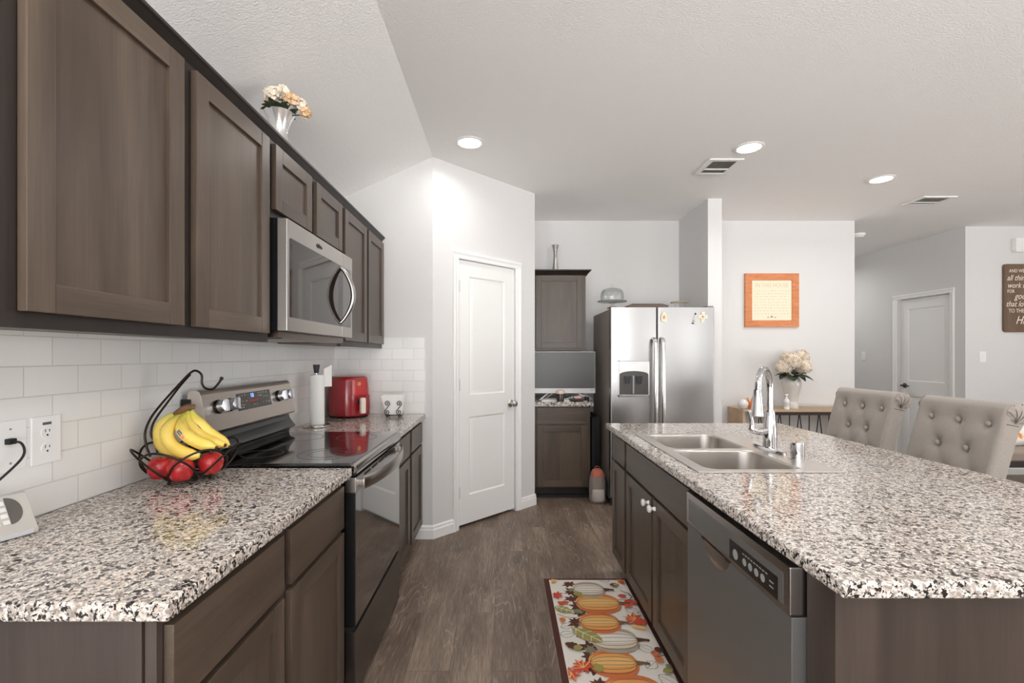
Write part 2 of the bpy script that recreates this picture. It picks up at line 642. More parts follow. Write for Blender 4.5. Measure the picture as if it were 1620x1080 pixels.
struct(MB().box(XL - .12, -1.0, -4.1, -4.0, 0, 2.36).box(-1.0, 7.3, -4.1, -4.0, 2.45, CEIL).box(5.7, 7.3, -4.1, -4.0, 0, 2.45).box(-1.0, 2.6, -4.1, -4.0, 0, .15).box(2.6, 4.3, -4.1, -4.0, 0, 2.45).box(4.3, 5.7, -4.1, -4.0, 0, 1.1).box(4.3, 5.7, -4.1, -4.0, 2.1, 2.45), 'wall_rear', W_WALL)


def base_profile(mb, M, x0, x1):
    mb.M = M
    mb.prism([(0, 0), (.015, 0), (.015, .062), (.010, .072), (.010, .085), (.004, .095), (0, .095)], 'x', x0, x1)


m = MB()
base_profile(m, DM, -.005, .192)
struct(m, 'baseboard_pantry_left', W_TRIM)
m = MB()
base_profile(m, DM, .925, 1.115)
struct(m, 'baseboard_pantry_right', W_TRIM)
m = MB()
base_profile(m, frame((-.68, YE, 0), (1, 0, 0), (0, -1, 0)), 0, .17)
struct(m, 'baseboard_end', W_TRIM)
for nm, o, u, w, L in (('baseboard_back', (1.979, 5.06, 0), (1, 0, 0), (0, -1, 0), 1.73), ('baseboard_dining', (5.1, 5.28, 0), (1, 0, 0), (0, -1, 0), 2.1),
                       ('baseboard_hall', (5.1, 6.27, 0), (0, 1, 0), (-1, 0, 0), 2.2)):
    m = MB()
    base_profile(m, frame(o, u, w), 0, L)
    struct(m, nm, W_TRIM)


# ------------------------------------------------------------------ doors of the room
def casing(mb, M, x0, x1, zt, w=.056):
    mb.M = M
    P = lambda a: [(0, .0), (a * .018, 0)]
    for (a, b) in ((x0 - w, x0), (x1, x1 + w)):
        out, inn = (a, b) if b == x0 else (b, a)
        s = 1 if inn > out else -1
        mb.prism([(out, 0), (out, .017), (out + s * .012, .019), (out + s * .03, .012), (inn - s * .008, .011), (inn, .007), (inn, 0)], 'z', 0, zt + (w if False else 0))
    mb.prism([(0, zt), (.007, zt), (.011, zt + .008), (.012, zt + w - .03), (.019, zt + w - .012), (.017, zt + w), (0, zt + w)], 'x', x0 - w, x1 + w)


def room_door(name, M, x0, x1, zt, rec, panels, knob_x, knob_z, hinge_x, hmat, lever=False, z0=.022):
    """slab with raised moulded panels, set back by rec behind the wall face"""
    m = MB(M)
    th = .035
    m.box(x0 + .003, x1 - .003, -rec - th, -rec - .0095, z0, zt - .004)
    xs = [x0 + .003] + [panels[0][0], panels[0][1]] + [x1 - .003]
    # stiles and rails around sunk panels
    m.box(xs[0], xs[1], -rec - .014, -rec, z0, zt - .004).box(xs[2], xs[3], -rec - .014, -rec, z0, zt - .004)
    zz = [z0] + [c for p in sorted(panels, key=lambda p: p[2]) for c in (p[2], p[3])] + [zt - .004]
    for i in range(0, len(zz), 2):
        m.box(xs[1], xs[2], -rec - .014, -rec, zz[i], zz[i + 1])
    slab = m.build(name, W_DOOR, None)
    tag(slab, kind='structure')
    for (a, b, c, d) in panels:
        e = .028
        def ring(i, y):
            return [(a + i, y, c + i), (b - i, y, c + i), (b - i, y, d - i), (a + i, y, d - i)]
        mm = MB(M)
        mm.loft([ring(0, -rec), ring(.010, -rec - .009), ring(.018, -rec - .009), ring(.018 + e, -rec - .001)], 0, False, True)
        mm.build('raised_panel', W_DOOR, slab, smooth=20)
    if knob_x is not None:
        mm = MB(M)
        mm.lathe([(.001, 0), (.031, 0), (.031, .006), (.026, .010), (.012, .014), (.011, .030)], (knob_x, -rec, knob_z), 24, axis='y')
        if lever:
            mm.tube([(knob_x, -rec + .03, knob_z), (knob_x, -rec + .045, knob_z), (knob_x + lever * .05, -rec + .05, knob_z), (knob_x + lever * .11, -rec + .047, knob_z - .003)], [.011, .012, .010, .008], 10)
        else:
            mm.lathe([(.011, .028), (.020, .034), (.027, .044), (.028, .054), (.022, .064), (.001, .067)], (knob_x, -rec, knob_z), 24, axis='y')
        mm.build('door_knob' if not lever else 'door_lever', NICKEL if not lever else plain('bronze_lever', S(96, 86, 78), .3, 1), slab)
    for z in ([.27, 1.09, 1.84] if hinge_x is not None else []):
        MB(M).cyl((hinge_x, -rec + .004, z - .045), (hinge_x, -rec + .004, z + .045), .006, n=10).box(hinge_x + .003, hinge_x + .02, -rec - .001, -rec + .0015, z - .045, z + .045).build('hinge', hmat, slab)
    return slab


HM = plain('painted_hinge', S(206, 204, 200), .4, .3)
room_door('door_1', DM, .244, .862, 2.047, .012, [(.357, .7445, .238, .839), (.357, .7445, 1.009, 1.926)], .812, .912, .2445, HM)
m = MB()
casing(m, DM, .240, .866, 2.045)
m.box(.244, .262, -.1, -.05, 0, 2.047).box(.844, .862, -.1, -.05, 0, 2.047)
struct(m, 'trim_pantry_door_casing', W_TRIM)
HW = frame((5.1, 5.466, 0), (0, 1, 0), (-1, 0, 0))
room_door('door_2', HW, 0, .73, 2.03, .045, [(.11, .62, .24, .80), (.11, .62, .99, 1.90)], .665, .93, None, HM, lever=-1)
m = MB()
casing(m, HW, -.004, .734, 2.03)
struct(m, 'trim_hall_door_casing', W_TRIM)


# ------------------------------------------------------------------ cabinets
def shaker(parent, M, x0, x1, z0, z1, rail=.056, t=.02, name='door', hor=WOODH):
    m = MB(M)
    b = .0025
    m.box(x0, x0 + rail, 0.001, t, z0, z1, 0, b).box(x1 - rail, x1, 0.001, t, z0, z1, 0, b)
    m.box(x0 + rail, x1 - rail, 0.001, t - .0004, z0, z0 + rail, 1, b).box(x0 + rail, x1 - rail, 0.001, t - .0004, z1 - rail, z1, 1, b)
    d = m.build(name, [WOOD, hor], parent)
    MB(M).box(x0 + rail - .006, x1 - rail + .006, .002, t - .010, z0 + rail - .006, z1 - rail + .006).build('panel', WOOD, d)
    return d


def slab_front(parent, M, x0, x1, z0, z1, t=.02, mat=WOODH):
    return MB(M).box(x0, x1, 0.001, t, z0, z1, 0, .003).build('drawer_front', mat, parent)


def knob(parent, M, x, z, t=.02):
    return MB(M).lathe([(.001, t), (.010, t), (.009, t + .006), (.006, t + .011), (.008, t + .016), (.0155, t + .021), (.0165, t + .028), (.013, t + .033), (.001, t + .034)], (x, 0, z), 20, axis='y').build('knob', WHITEP, parent)


LM = lambda x, y0: frame((x, y0, 0), (0, 1, 0), (1, 0, 0))
GL = 'dark stained shaker cabinets'

# left run, base cabinet in front of the range
c = thing('base_cabinet', 'near left base cabinet with two drawers and plain side panel, in front of the range', 'cabinet', (-.91, 1.29, 0), GL)
MB().box(XL + .004, -.625, .834, 1.766, .10, .862).build('carcass', WOOD, c)
MB().box(XL + .004, -.695, .834, 1.766, 0, .10).build('toe_kick', WOODD, c)
MB().box(-.625, -.605, .83, 1.766, .10, .862).build('face_frame', WOOD_SHADED, c)
MB().box(XL + .004, -.628, .826, .834, 0, .862).build('side_panel', WOOD_SHADED, c)
M = LM(-.605, 0)
for a, b in ((.845, 1.272), (1.312, 1.745)):
    slab_front(c, M, a, b, .685, .838)
    shaker(c, M, a, b, .115, .668)
# left run, base cabinet beyond the range
c = thing('base_cabinet', 'far left base cabinet with two drawers, between the range and the end wall', 'cabinet', (-.91, 2.99, 0), GL)
MB().box(XL + .004, -.625, 2.556, YE - .004, .10, .862).build('carcass', WOOD, c)
MB().box(XL + .004, -.695, 2.556, YE - .004, 0, .10).build('toe_kick', BLKM, c)
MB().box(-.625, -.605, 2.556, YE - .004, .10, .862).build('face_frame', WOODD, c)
for a, b in ((2.572, 2.958), (3.022, 3.40)):
    slab_front(c, M, a, b, .697, .838)
    shaker(c, M, a, b, .115, .682)

# uppers
MU = LM(-.88, 0)
def upper(label, y0, y1, z0, doors, zd):
    c = thing('wall_cabinet', label, 'cabinet', (-1.05, (y0 + y1) / 2, z0), GL)
    MB().box(XL + .004, -.90, y0, y1, z0 + .012, 2.128).build('carcass', WOOD, c)
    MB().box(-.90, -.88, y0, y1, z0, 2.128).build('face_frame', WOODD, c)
    for a, b in doors:
        shaker(c, MU, a, b, zd, 2.113)
    return c


upper('large near upper cabinet with two tall doors, left of the microwave', .83, 1.774, 1.365, [(.860, 1.2845), (1.335, 1.751)], 1.395)
upper('short upper cabinet with two small doors above the microwave', 1.776, 2.559, 1.835, [(1.7976, 2.137), (2.19, 2.535)], 1.865)
upper('far upper cabinet with two tall doors beside the end wall', 2.561, YE - .004, 1.365, [(2.584, 2.99), (3.03, 3.405)], 1.395)
m = MB().prism([(-.902, 2.128), (-.902, 2.117), (-.893, 2.117), (-.889, 2.126), (-.880, 2.130), (-.866, 2.147), (-.861, 2.150), (-.857, 2.152), (-.857, 2.161), (-.905, 2.161), (-.905, 2.130)], 'y', .80, YE - .004)
tag(m.build('crown_moulding', WOODD, None), 'dark crown moulding running along the top of the left upper cabinets', 'moulding')

# hutch in the alcove
MH = frame((0, 4.37, 0), (1, 0, 0), (0, -1, 0))
c = thing('base_cabinet', 'single narrow base cabinet in the alcove below the computer', 'cabinet', (.53, 4.7, 0), GL)
MB().box(.272, .785, 4.39, 5.05, .107, .849).build('carcass', WOODX, c)
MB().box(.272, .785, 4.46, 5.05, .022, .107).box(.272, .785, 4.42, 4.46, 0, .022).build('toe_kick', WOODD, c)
MB().box(.272, .785, 4.37, 4.39, .107, .849).build('face_frame', WOOD, c)
slab_front(c, MH, .296, .757, .69, .838, mat=WOODX)
shaker(c, MH, .296, .757, .118, .675, hor=WOODX)
MH2 = frame((0, 4.67, 0), (1, 0, 0), (0, -1, 0))
c = thing('wall_cabinet', 'single upper cabinet in the alcove above the computer, silver vase on top', 'cabinet', (.53, 4.85, 1.365), GL)
MB().box(.272, .795, 4.69, 5.05, 1.365, 2.11).build('carcass', WOOD, c)
MB().box(.272, .795, 4.67, 4.69, 1.36, 2.11).build('face_frame', WOOD, c)
shaker(c, MH2, .305, .765, 1.385, 2.095, hor=WOODX)
cp = [(0, 2.095), (.012, 2.095), (.018, 2.108), (.040, 2.135), (.048, 2.138), (.048, 2.148), (0, 2.148)]
m = MB()
rings = []
for off, z in cp:
    rings.append([(.272, 4.67 - off, z), (.795 + off, 4.67 - off, z), (.795 + off, 5.05, z), (.272, 5.05, z)])
m.loft(rings)
m.build('crown', WOODD, c)


# ------------------------------------------------------------------ worktops
def worktop(label, x0, x1, y0, y1, z0=ZC - .033, z1=ZC):
    o = MB().box(x0, x1, y0, y1, z0, z1, 0, .006, 3).build('worktop', GRAN, None, smooth=0)
    return tag(o, label, 'worktop', 'speckled granite worktops')


worktop('near left speckled granite worktop holding the fruit basket and telephone', XL + .007, -.567, .805, 1.776)
worktop('far left speckled granite worktop under the red air fryer', XL + .007, -.567, 2.552, YE - .008)
worktop('small speckled granite worktop in the alcove under the computer', .272, .812, 4.335, 5.05, .85, .892)


def slab_hole(x, y, z0, z1, bev):
    t = bmesh.new()
    g = [[t.verts.new((a, b, z1)) for b in y] for a in x]
    for i in range(3):
        for j in range(3):
            if (i, j) != (1, 1):
                t.faces.new((g[i][j], g[i + 1][j], g[i + 1][j + 1], g[i][j + 1]))
    r = bmesh.ops.extrude_face_region(t, geom=list(t.faces))
    bmesh.ops.translate(t, vec=(0, 0, z0 - z1), verts=[v for v in r['geom'] if isinstance(v, bmesh.types.BMVert)])
    bmesh.ops.recalc_face_normals(t, faces=t.faces)
    es = []
    for e in t.edges:
        a, b = e.verts[0].co, e.verts[1].co
        for ax, vals in ((0, x), (1, y)):
            for val in (vals[0], vals[3]):
                if abs(a[ax] - val) < 1e-6 and abs(b[ax] - val) < 1e-6 and e.calc_face_angle(0) > .5:
                    es.append(e)
    bmesh.ops.bevel(t, geom=list(set(es)), offset=bev, segments=3, profile=.55, affect='EDGES')
    return t


m = MB()
m._add(slab_hole((.6257, .735, 1.095, 1.701), (.8815, 1.735, 2.495, 2.949), ZC - .033, ZC, .007), 0)
tag(m.build('worktop', GRAN, None, smooth=0), 'wide speckled granite worktop of the island with the sink', 'worktop', 'speckled granite worktops')

# ------------------------------------------------------------------ island
XF = .678
MI = frame((XF, 0, 0), (0, 1, 0), (-1, 0, 0))
IM = WOOD
def island_unit(label, y0, y1):
    c = thing('island_cabinet', label, 'cabinet', (1.0, (y0 + y1) / 2, 0), GL)
    m = MB().box(XF + .02, 1.30, y0, y0 + .018, .10, .862).box(XF + .02, 1.30, y1 - .018, y1, .10, .862).box(1.285, 1.30, y0, y1, .10, .862).box(XF + .02, 1.30, y0, y1, .10, .118)
    m.build('carcass', WOOD, c)
    MB().box(XF + .075, 1.28, y0, y1, 0, .10).build('toe_kick', WOODD, c)
    m = MB().box(XF, XF + .02, y0, y0 + .03, .10, .862).box(XF, XF + .02, y1 - .03, y1, .10, .862)
    for z in (.10, .676, .832):
        m.box(XF, XF + .0195, y0 + .03, y1 - .03, z, min(z + .03, .862))
    m.build('face_frame', WOODD, c)
    return c


c = island_unit('narrow single door cabinet at the far end of the island', 2.60, 2.93)
slab_front(c, MI, 2.625, 2.915, .695, .838)
shaker(c, MI, 2.625, 2.915, .115, .68, .05)
c = island_unit('island sink cabinet with false drawer and two doors with white knobs', 1.695, 2.598)
slab_front(c, MI, 1.70, 2.58, .695, .838)
d = shaker(c, MI, 2.142, 2.58, .115, .68)
knob(d, MI, 2.175, .645)
d = shaker(c, MI, 1.70, 2.118, .115, .68)
knob(d, MI, 2.085, .645)
c = thing('island_end_panel', 'dark wood end panel of the island with filler beside the dishwasher', 'panel', (1.0, 1.01, 0))
MB().box(XF - .002, XF + .02, .985, 1.066, 0, .862).build('filler', WOOD_SHADED, c)
MB().box(XF + .02, 1.32, .985, 1.06, 0, .862).build('core_panel', WOOD_SHADED, c)
MB().box(XF - .004, XF + .018, .972, .985, 0, .862).box(XF + .018, 1.32, .976, .985, 0, .862).build('end_skin', WOOD_SHADED, c)
tag(MB().box(1.30, 1.32, 1.066, 2.93, 0, .862).build('island_back_panel', WOOD, None), 'dark wood back panel of the island facing the stools', 'panel')

# dishwasher
c = thing('dishwasher', 'dark stainless dishwasher built into the island', 'dishwasher', (1.0, 1.38, 0))
Y0, Y1 = 1.074, 1.684
MB().box(XF + .01, 1.27, Y0 + .003, Y1 - .003, .1, .85).build('tub', BLKM, c)
MB().box(XF + .06, 1.2, Y0 + .003, Y1 - .003, 0, .1).build('toe_kick', BLKM, c)
dr = MB().box(.646, XF + .008, Y0, Y1, .115, .725, 0, .003).build('door', SLATE, c)
cp = MB().box(.642, XF + .008, Y0, Y1, .728, .838, 0, .004).build('control_panel', STEEL, c)
DMI = frame((.642, 1.684, 0), (0, -1, 0), (-1, 0, 0))
MB(DMI).box(.022, .585, -.002, .0008, .742, .815, 0).build('panel_band', SLATE, cp)
md = MB(DMI).box(.325, .565, 0, .0014, .740, .795, 0, .0006)
md.build('display_strip', BLKGL, cp)
GREYM = plain('grey_print', S(150, 150, 150), .5)
mm = MB(DMI)
for x in (.36, .41, .44, .47, .50):
    r_ = .010 if x > .37 else .014
    MB(DMI).lathe([(.001, .0014), (r_, .0014), (r_, .0019), (.001, .0019)], (x, 0, .763), 16, axis='y').build('button', GREYM, cp)
for i in range(9):
    mm.box(.40 + i * .014, .409 + i * .014, .0013, .0018, .781, .784)
for z in (.758, .77):
    mm.box(.53, .548, .0013, .0018, z, z + .003)
for i in range(7):
    mm.box(.04 + i * .012, .048 + i * .012, .0007, .0013, .808, .812)
mm.build('panel_lettering', GREYM, cp)
# scooped pocket handle under the control panel
mm = MB(DMI)
rings = []
for k in range(9):
    t = k / 8
    a = t * math.pi / 2
    ring = []
    for i in range(17):
        b = math.pi * i / 16
        ring.append((.245 + .085 * math.cos(b) * math.cos(a) ** .7, -.0035 + .004 * (1 - t) * 0 - .022 * math.sin(a) + .0015, .727 - .062 * math.sin(b) * math.cos(a) ** .7))
    rings.append(ring)
dark = MB(DMI)
pk = []
for k in range(6):
    s_ = 1 - k / 5
    pk.append([(.225 + .09 * s_ * math.cos(math.pi * i / 20), -.0035 + .011 * (1 - s_ ** 2) ** .5 * (.6), .7265 - .055 * s_ * math.sin(math.pi * i / 20)) for i in range(21)])
dark.loft(pk, 0, False, False, closed_ring=False)
dark.build('pocket_handle', STEEL, dr)
MB(DMI).box(.13, .32, -.006, .0005, .722, .7285).build('pocket_lip', BLKM, dr)


# ------------------------------------------------------------------ sink, faucet, air gap
def rrect(cx, cy, wx, wy, r, z, n=6):
    p = []
    for sx, sy, a0 in ((1, 1, 0), (-1, 1, 90), (-1, -1, 180), (1, -1, 270)):
        for i in range(n + 1):
            a = math.radians(a0 + 90 * i / n)
            p.append((cx + sx * (wx / 2 - r) + r * math.cos(a), cy + sy * (wy / 2 - r) + r * math.sin(a), z))
    return p


c = thing('sink', 'double bowl stainless drop in sink in the island worktop', 'sink', (.95, 2.115, ZC))
SX0, SX1, SY0, SY1 = .69, 1.215, 1.695, 2.53
bowls = [(.738, 1.088, 1.738, 2.092), (.738, 1.088, 2.128, 2.492)]
m = MB()
zt = ZC + .004
m.box(SX0, .738, SY0, SY1, ZC + .0003, zt, 0, .0018).box(1.088, SX1, SY0, SY1, ZC + .0003, zt, 0, .0018)
m.box(.737, 1.089, SY0, 1.738, ZC + .0003, zt, 0, .0018).box(.737, 1.089, 2.492, SY1, ZC + .0003, zt, 0, .0018).box(.737, 1.089, 2.092, 2.128, ZC - .012, zt, 0, .0018)
m.build('rim', STEELZ, c)
for a, b, d, e in bowls:
    cx, cy, wx, wy = (a + b) / 2, (d + e) / 2, b - a, e - d
    rings = [rrect(cx, cy, wx + .002, wy + .002, .0005, zt - .0015), rrect(cx, cy, wx - .004, wy - .004, .06, zt - .0018), rrect(cx, cy, wx - .012, wy - .012, .065, zt - .008), rrect(cx, cy, wx - .026, wy - .026, .07, zt - .12),
             rrect(cx, cy, wx - .036, wy - .036, .07, zt - .15), rrect(cx, cy, wx - .06, wy - .06, .07, zt - .172), rrect(cx, cy, wx - .10, wy - .10, .065, zt - .182), rrect(cx, cy, wx - .16, wy - .16, .05, zt - .185)]
    bo = MB().loft(rings, 0, False, True).build('bowl', STEELZ, c, smooth=60)
    MB().lathe([(.001, 0), (.03, 0), (.042, .003), (.044, .0015), (.044, 0)], (cx, cy, zt - .1849), 24).build('drain', CHROME, bo)

c = thing('faucet', 'chrome gooseneck pull down faucet with side lever at the sink', 'faucet', (1.18, 2.105, zt))
FX, FY = 1.165, 2.105
rings = []
for z, k in ((zt, 1), (zt + .006, 1), (zt + .012, .86), (zt + .014, .6)):
    rings.append([(FX + .03 * k * math.cos(t), FY + .128 * k ** .3 * math.sin(t), z) for t in [2 * math.pi * i / 32 for i in range(32)]])
MB().loft(rings).build('base_plate', CHROME, c)
fx, fy = FX + .006, FY
MB().lathe([(.029, .012), (.028, .03), (.0285, .06), (.026, .10), (.0225, .135), (.0205, .165), (.0185, .172)], (fx, fy, zt), 28).build('body', CHROME, c)
dx, dy = -.69, -.72
pts = [(fx, fy, zt + .17), (fx, fy, zt + .24)]
R_ = .085
for i in range(0, 13):
    a = math.pi * i / 12
    pts.append((fx + dx * (R_ - R_ * math.cos(a)), fy + dy * (R_ - R_ * math.cos(a)), zt + .272 + R_ * math.sin(a)))
ex, ey = fx + dx * 2 * R_, fy + dy * 2 * R_
MB().tube(pts, .0138, 18).build('gooseneck', CHROME, c)
MB().lathe([(.0148, .272), (.0168, .262), (.0175, .25), (.0185, .245), (.0245, .175), (.0255, .165), (.022, .160), (.001, .160)], (ex + dx * .008, ey + dy * .008, zt), 26).build('spray_head', CHROME, c)
MB().tube(catmull([(fx - .015, fy - .004, zt + .085), (fx - .055, fy - .012, zt + .08), (fx - .085, fy - .016, zt + .088), (fx - .092, fy - .018, zt + .13), (fx - .104, fy - .02, zt + .172)], 5), [.017] * 6 + [.014] * 6 + [.0105] * 9, 14).build('lever', CHROME, c)
o = MB().lathe([(.024, 0), (.0255, .003), (.0255, .062), (.0235, .066), (.001, .067)], (1.178, 1.918, zt), 28).lathe([(.034, 0), (.034, .003), (.026, .005)], (1.178, 1.918, zt), 28).build('air_gap', CHROME, None)
tag(o, 'small chrome cylinder air gap on the sink deck beside the faucet', 'air gap')
# ------------------------------------------------------------------ range
c = thing('range', 'stainless electric range with black glass cooktop between the left worktops', 'range', (-.89, 2.165, 0))
MB().box(XL + .02, -.60, 1.788, 2.538, .03, .893).build('body', BLK, c)
for x in (-.64, -1.15):
    MB().box(x, x + .04, 1.80, 2.525, 0, .03).build('foot_rail', BLKM, c)
MB().box(-1.155, -.572, 1.786, 2.54, .893, .910, 0, .004).build('cooktop', BLKGL, c)
RING = plain('burner_ring', S(74, 70, 68), .25)
for x, y, r in ((-.73, 1.97, .115), (-.73, 2.36, .095), (-1.0, 1.97, .08), (-1.0, 2.36, .10), (-.73, 1.97, .075)):
    MB().lathe([(r - .0022, .9101), (r - .0022, .9104), (r + .0022, .9104), (r + .0022, .9101)], (x, y, 0), 48, cap0=False, cap1=False).build('burner_marking', RING, c)
MB().prism([(-.574, .905), (-.566, .908), (-.556, .902), (-.551, .888), (-.553, .872), (-.560, .864), (-.60, .864), (-.60, .905)], 'y', 1.787, 2.539).build('front_trim', plain('polished_trim', (.35, .33, .31), .12, 1), c)
d = MB().box(-.598, -.560, 1.789, 2.537, .296, .800, 0, .003).build('oven_door', BLK, c)
MB().box(-.5615, -.5585, 1.792, 2.534, .299, .799, 0, .001).build('door_glass', OVENGL, d)
MB().box(-.598, -.557, 1.788, 2.538, .799, .857, 0, .003).build('door_band', STEEL, d)
m = MB()
for k in range(5):
    y = 1.90 + k * .11
    m.box(-.559, -.5562, y, y + .085, .838, .848)
m.build('vent_slot', BLKM, d)
rings = []
for i in range(25):
    t = i / 24
    y = 1.832 + .668 * t
    o_ = .012 + .048 * math.sin(math.pi * t) ** .75
    z = .827
    rings.append([(-.557 + o_ + a, y, z + b) for a, b in ((0, .022), (.005, .0245), (.009, .018), (.0105, 0), (.009, -.018), (.005, -.0245), (0, -.022), (-.002, 0))])
m = MB().loft(rings)
for y in (1.836, 2.496):
    m.box(-.558, -.535, y - .012, y + .012, .813, .841, 0, .004)
m.build('handle', STEEL, d)
dr = MB().box(-.598, -.560, 1.789, 2.537, .03, .276, 0, .003).build('storage_drawer', DRAWST, c)
MB().box(-.60, -.572, 1.795, 2.531, .276, .292).build('drawer_lip', BLKM, dr)
# backguard
BP = [(-1.19, 1.012), (-1.19, 1.172), (-1.184, 1.181), (-1.158, 1.184), (-1.146, 1.178), (-1.140, 1.165), (-1.112, 1.022), (-1.117, 1.014), (-1.14, 1.012)]
bgd = MB().prism(BP, 'y', 1.790, 2.536, 0, .0015).build('backguard', brushed('warm_brushed_steel', (.50, .45, .41), .30, 'y'), c)
MB().prism([(-1.213, 1.0), (-1.213, 1.165), (-1.185, 1.165), (-1.185, 1.0)], 'y', 1.80, 2.526).build('rear_cover', SLATE, bgd)
MB().box(-1.212, -1.176, 1.786, 1.7905, 1.06, 1.15, 0, .002).build('vent_cover', BLKM, bgd)
MB().prism([(-1.19, .91), (-1.19, 1.012), (-1.145, 1.012), (-1.135, .985), (-1.112, .955), (-1.106, .945), (-1.112, .938), (-1.135, .93), (-1.14, .91)], 'y', 1.797, 2.529, 0, .002).build('riser', plain('satin_black', S(26, 25, 25), .22), c)
tl = math.atan2(.028, .143)
def BGM(y0):
    M_ = Matrix.Identity(4)
    u_, w_, v_ = Vector((0, 1, 0)), Vector((math.cos(tl), 0, math.sin(tl))), Vector((-math.sin(tl), 0, math.cos(tl)))
    o_ = Vector((-1.112, y0, 1.022))
    for i in range(3):
        M_[i][0], M_[i][1], M_[i][2], M_[i][3] = u_[i], w_[i], v_[i], o_[i]
    return M_
BM_ = BGM(1.79)
dp = MB(BM_).box(.228, .516, -.002, .0012, .058, .132, 0, .0005).build('display', plain('display_panel', S(58, 52, 48), .18), bgd)
text_mesh('clock_digit', '10', .026, BM_ @ Matrix.Translation((.352, .0014, .116)), plain('blue_led', S(60, 110, 255), .4, emit=S(110, 160, 255), es=2.2), dp, sx=1.1)
mm = MB(BM_)
for i in range(12):
    mm.box(.326 + i * .006, .331 + i * .006, .001, .0016, .0905, .0975)
mm.build('red_legend', plain('red_print', S(205, 60, 66), .5), dp)
mm = MB(BM_)
random.seed(3)
for x, z in ((.25, .12), (.272, .121), (.294, .122), (.27, .095), (.30, .096), (.41, .124), (.432, .124), (.455, .124), (.48, .122), (.41, .111), (.42, .111), (.43, .111), (.455, .104), (.478, .104), (.36, .076), (.383, .076), (.44, .078), (.47, .08), (.49, .076), (.25, .07), (.27, .07)):
    w = random.choice((.0035, .005, .004))
    mm.box(x - w, x + w, .001, .0016, z - .002, z + .002)
mm.box(.247, .285, .001, .0015, .0805, .0818)
mm.build('panel_lettering', plain('cream_print', S(196, 186, 172), .6), dp)
for y, ang in ((.093, .1), (.172, .3), (.598, .0), (.672, .2)):
    k_ = MB(BM_).lathe([(.0275, 0), (.0275, .006), (.026, .008), (.001, .008)], (y, 0, .092), 28, axis='y').build('burner_knob', BLK, bgd)
    mm = MB(BM_ @ Matrix.Translation((y, 0, .092)) @ Matrix.Rotation(ang, 4, 'Y'))
    mm.lathe([(.0245, .008), (.0235, .026), (.021, .030), (.001, .031)], (0, 0, 0), 28, axis='y')
    mm.box(-.0085, .0085, .012, .042, -.0238, .0238, 0, .003)
    mm.build('grip', plain('silver_knob', (.84, .86, .90), .32, 1), k_)

# ------------------------------------------------------------------ microwave
c = thing('microwave', 'stainless over the range microwave with dark window and bowed handle', 'microwave', (-1.01, 2.16, 1.39))
MB().box(XL + .01, -.846, 1.782, 2.552, 1.405, 1.829).build('body', BLK, c)
MB().box(XL + .03, -.855, 1.80, 2.53, 1.384, 1.405).box(-.95, -.85, 1.83, 2.5, 1.378, 1.386).build('vent_grille', plain('underside_metal', S(120, 108, 100), .3, 1), c)
d = MB().box(-.845, -.807, 1.772, 2.376, 1.407, 1.826, 0, .004).build('door', STEEL, c)
cp = MB().box(-.845, -.807, 2.378, 2.532, 1.407, 1.826, 0, .004).build('control_panel', STEEL, c)
MB().prism([(1.795, 1.464), (1.795, 1.752), (1.80, 1.757), (2.376, 1.757), (2.376, 1.459), (1.80, 1.459)], 'x', -.808, -.8055).build('window', plain('microwave_glass', S(44, 35, 30), .04, 0, 0, spec=.5), d)
MB().prism([(2.378, 1.459), (2.378, 1.757), (2.497, 1.757), (2.502, 1.752), (2.502, 1.464), (2.497, 1.459)], 'x', -.808, -.8055).build('keypad', BLKGL, cp)
pts = []
rr_ = []
for i in range(21):
    t = i / 20
    pts.append((-.812 + .058 * math.sin(math.pi * t) ** .8 + .006, 2.352 + .012 * math.sin(math.pi * t), 1.475 + .272 * t))
    rr_.append(.0115 + .0065 * math.sin(math.pi * t))
MB().tube(pts, rr_, 14, flat=(.7, 1.15)).build('handle', STEEL, d)
mm = MB(LM(-.8068, 0))
for k in range(5):
    x = 2.055 + k * .012
    mm.tube([(x, .0006, 1.795), (x + .004, .0008, 1.782), (x + .010, .0006, 1.79)], .0012, 5)
mm.tube([(2.07 + .02 * math.cos(a / 10), .0008, 1.789 + .009 * math.sin(a / 10)) for a in range(0, 56, 6)], .0011, 5)
mm.build('emblem', plain('emblem_grey', S(88, 80, 74), .4, .6), d)

# ------------------------------------------------------------------ refrigerator
c = thing('refrigerator', 'stainless side by side refrigerator with ice and water dispenser', 'refrigerator', (1.37, 4.55, 0))
MB().box(.925, 1.82, 4.215, 4.95, .05, 1.722, 0, .004).build('case', plain('fridge_side', S(150, 141, 133), .4, .2), c)
MB().box(.93, 1.815, 4.18, 4.22, .012, .075).box(.95, 1.0, 4.25, 4.9, 0, .05).box(1.75, 1.80, 4.25, 4.9, 0, .05).build('kick_grille', BLKM, c)
FM = frame((0, 4.143, 0), (1, 0, 0), (0, -1, 0))
def fdoor(x0, x1):
    m = MB()
    n = 10
    poly = [(x0, 4.207), (x0, 4.158)] + [(x0 + .012 * (1 - math.cos(a)), 4.158 - .012 * math.sin(a)) for a in (.5, 1.0, 1.45)]
    for i in range(1, n):
        t = i / n
        poly.append((x0 + .012 + (x1 - x0 - .024) * t, 4.146 - .005 * math.sin(math.pi * t)))
    poly += [(x1 - .012 * (1 - math.cos(a)), 4.158 - .012 * math.sin(a)) for a in (1.45, 1.0, .5)] + [(x1, 4.158), (x1, 4.207)]
    return m.prism(poly, 'z', .08, 1.732)
dl = fdoor(.922, 1.323).build('freezer_door', STEELX, c)
dr = fdoor(1.331, 1.825).build('fresh_food_door', STEELX, c)
MB().box(1.323, 1.331, 4.16, 4.205, .08, 1.73).build('door_gasket', BLKM, c)
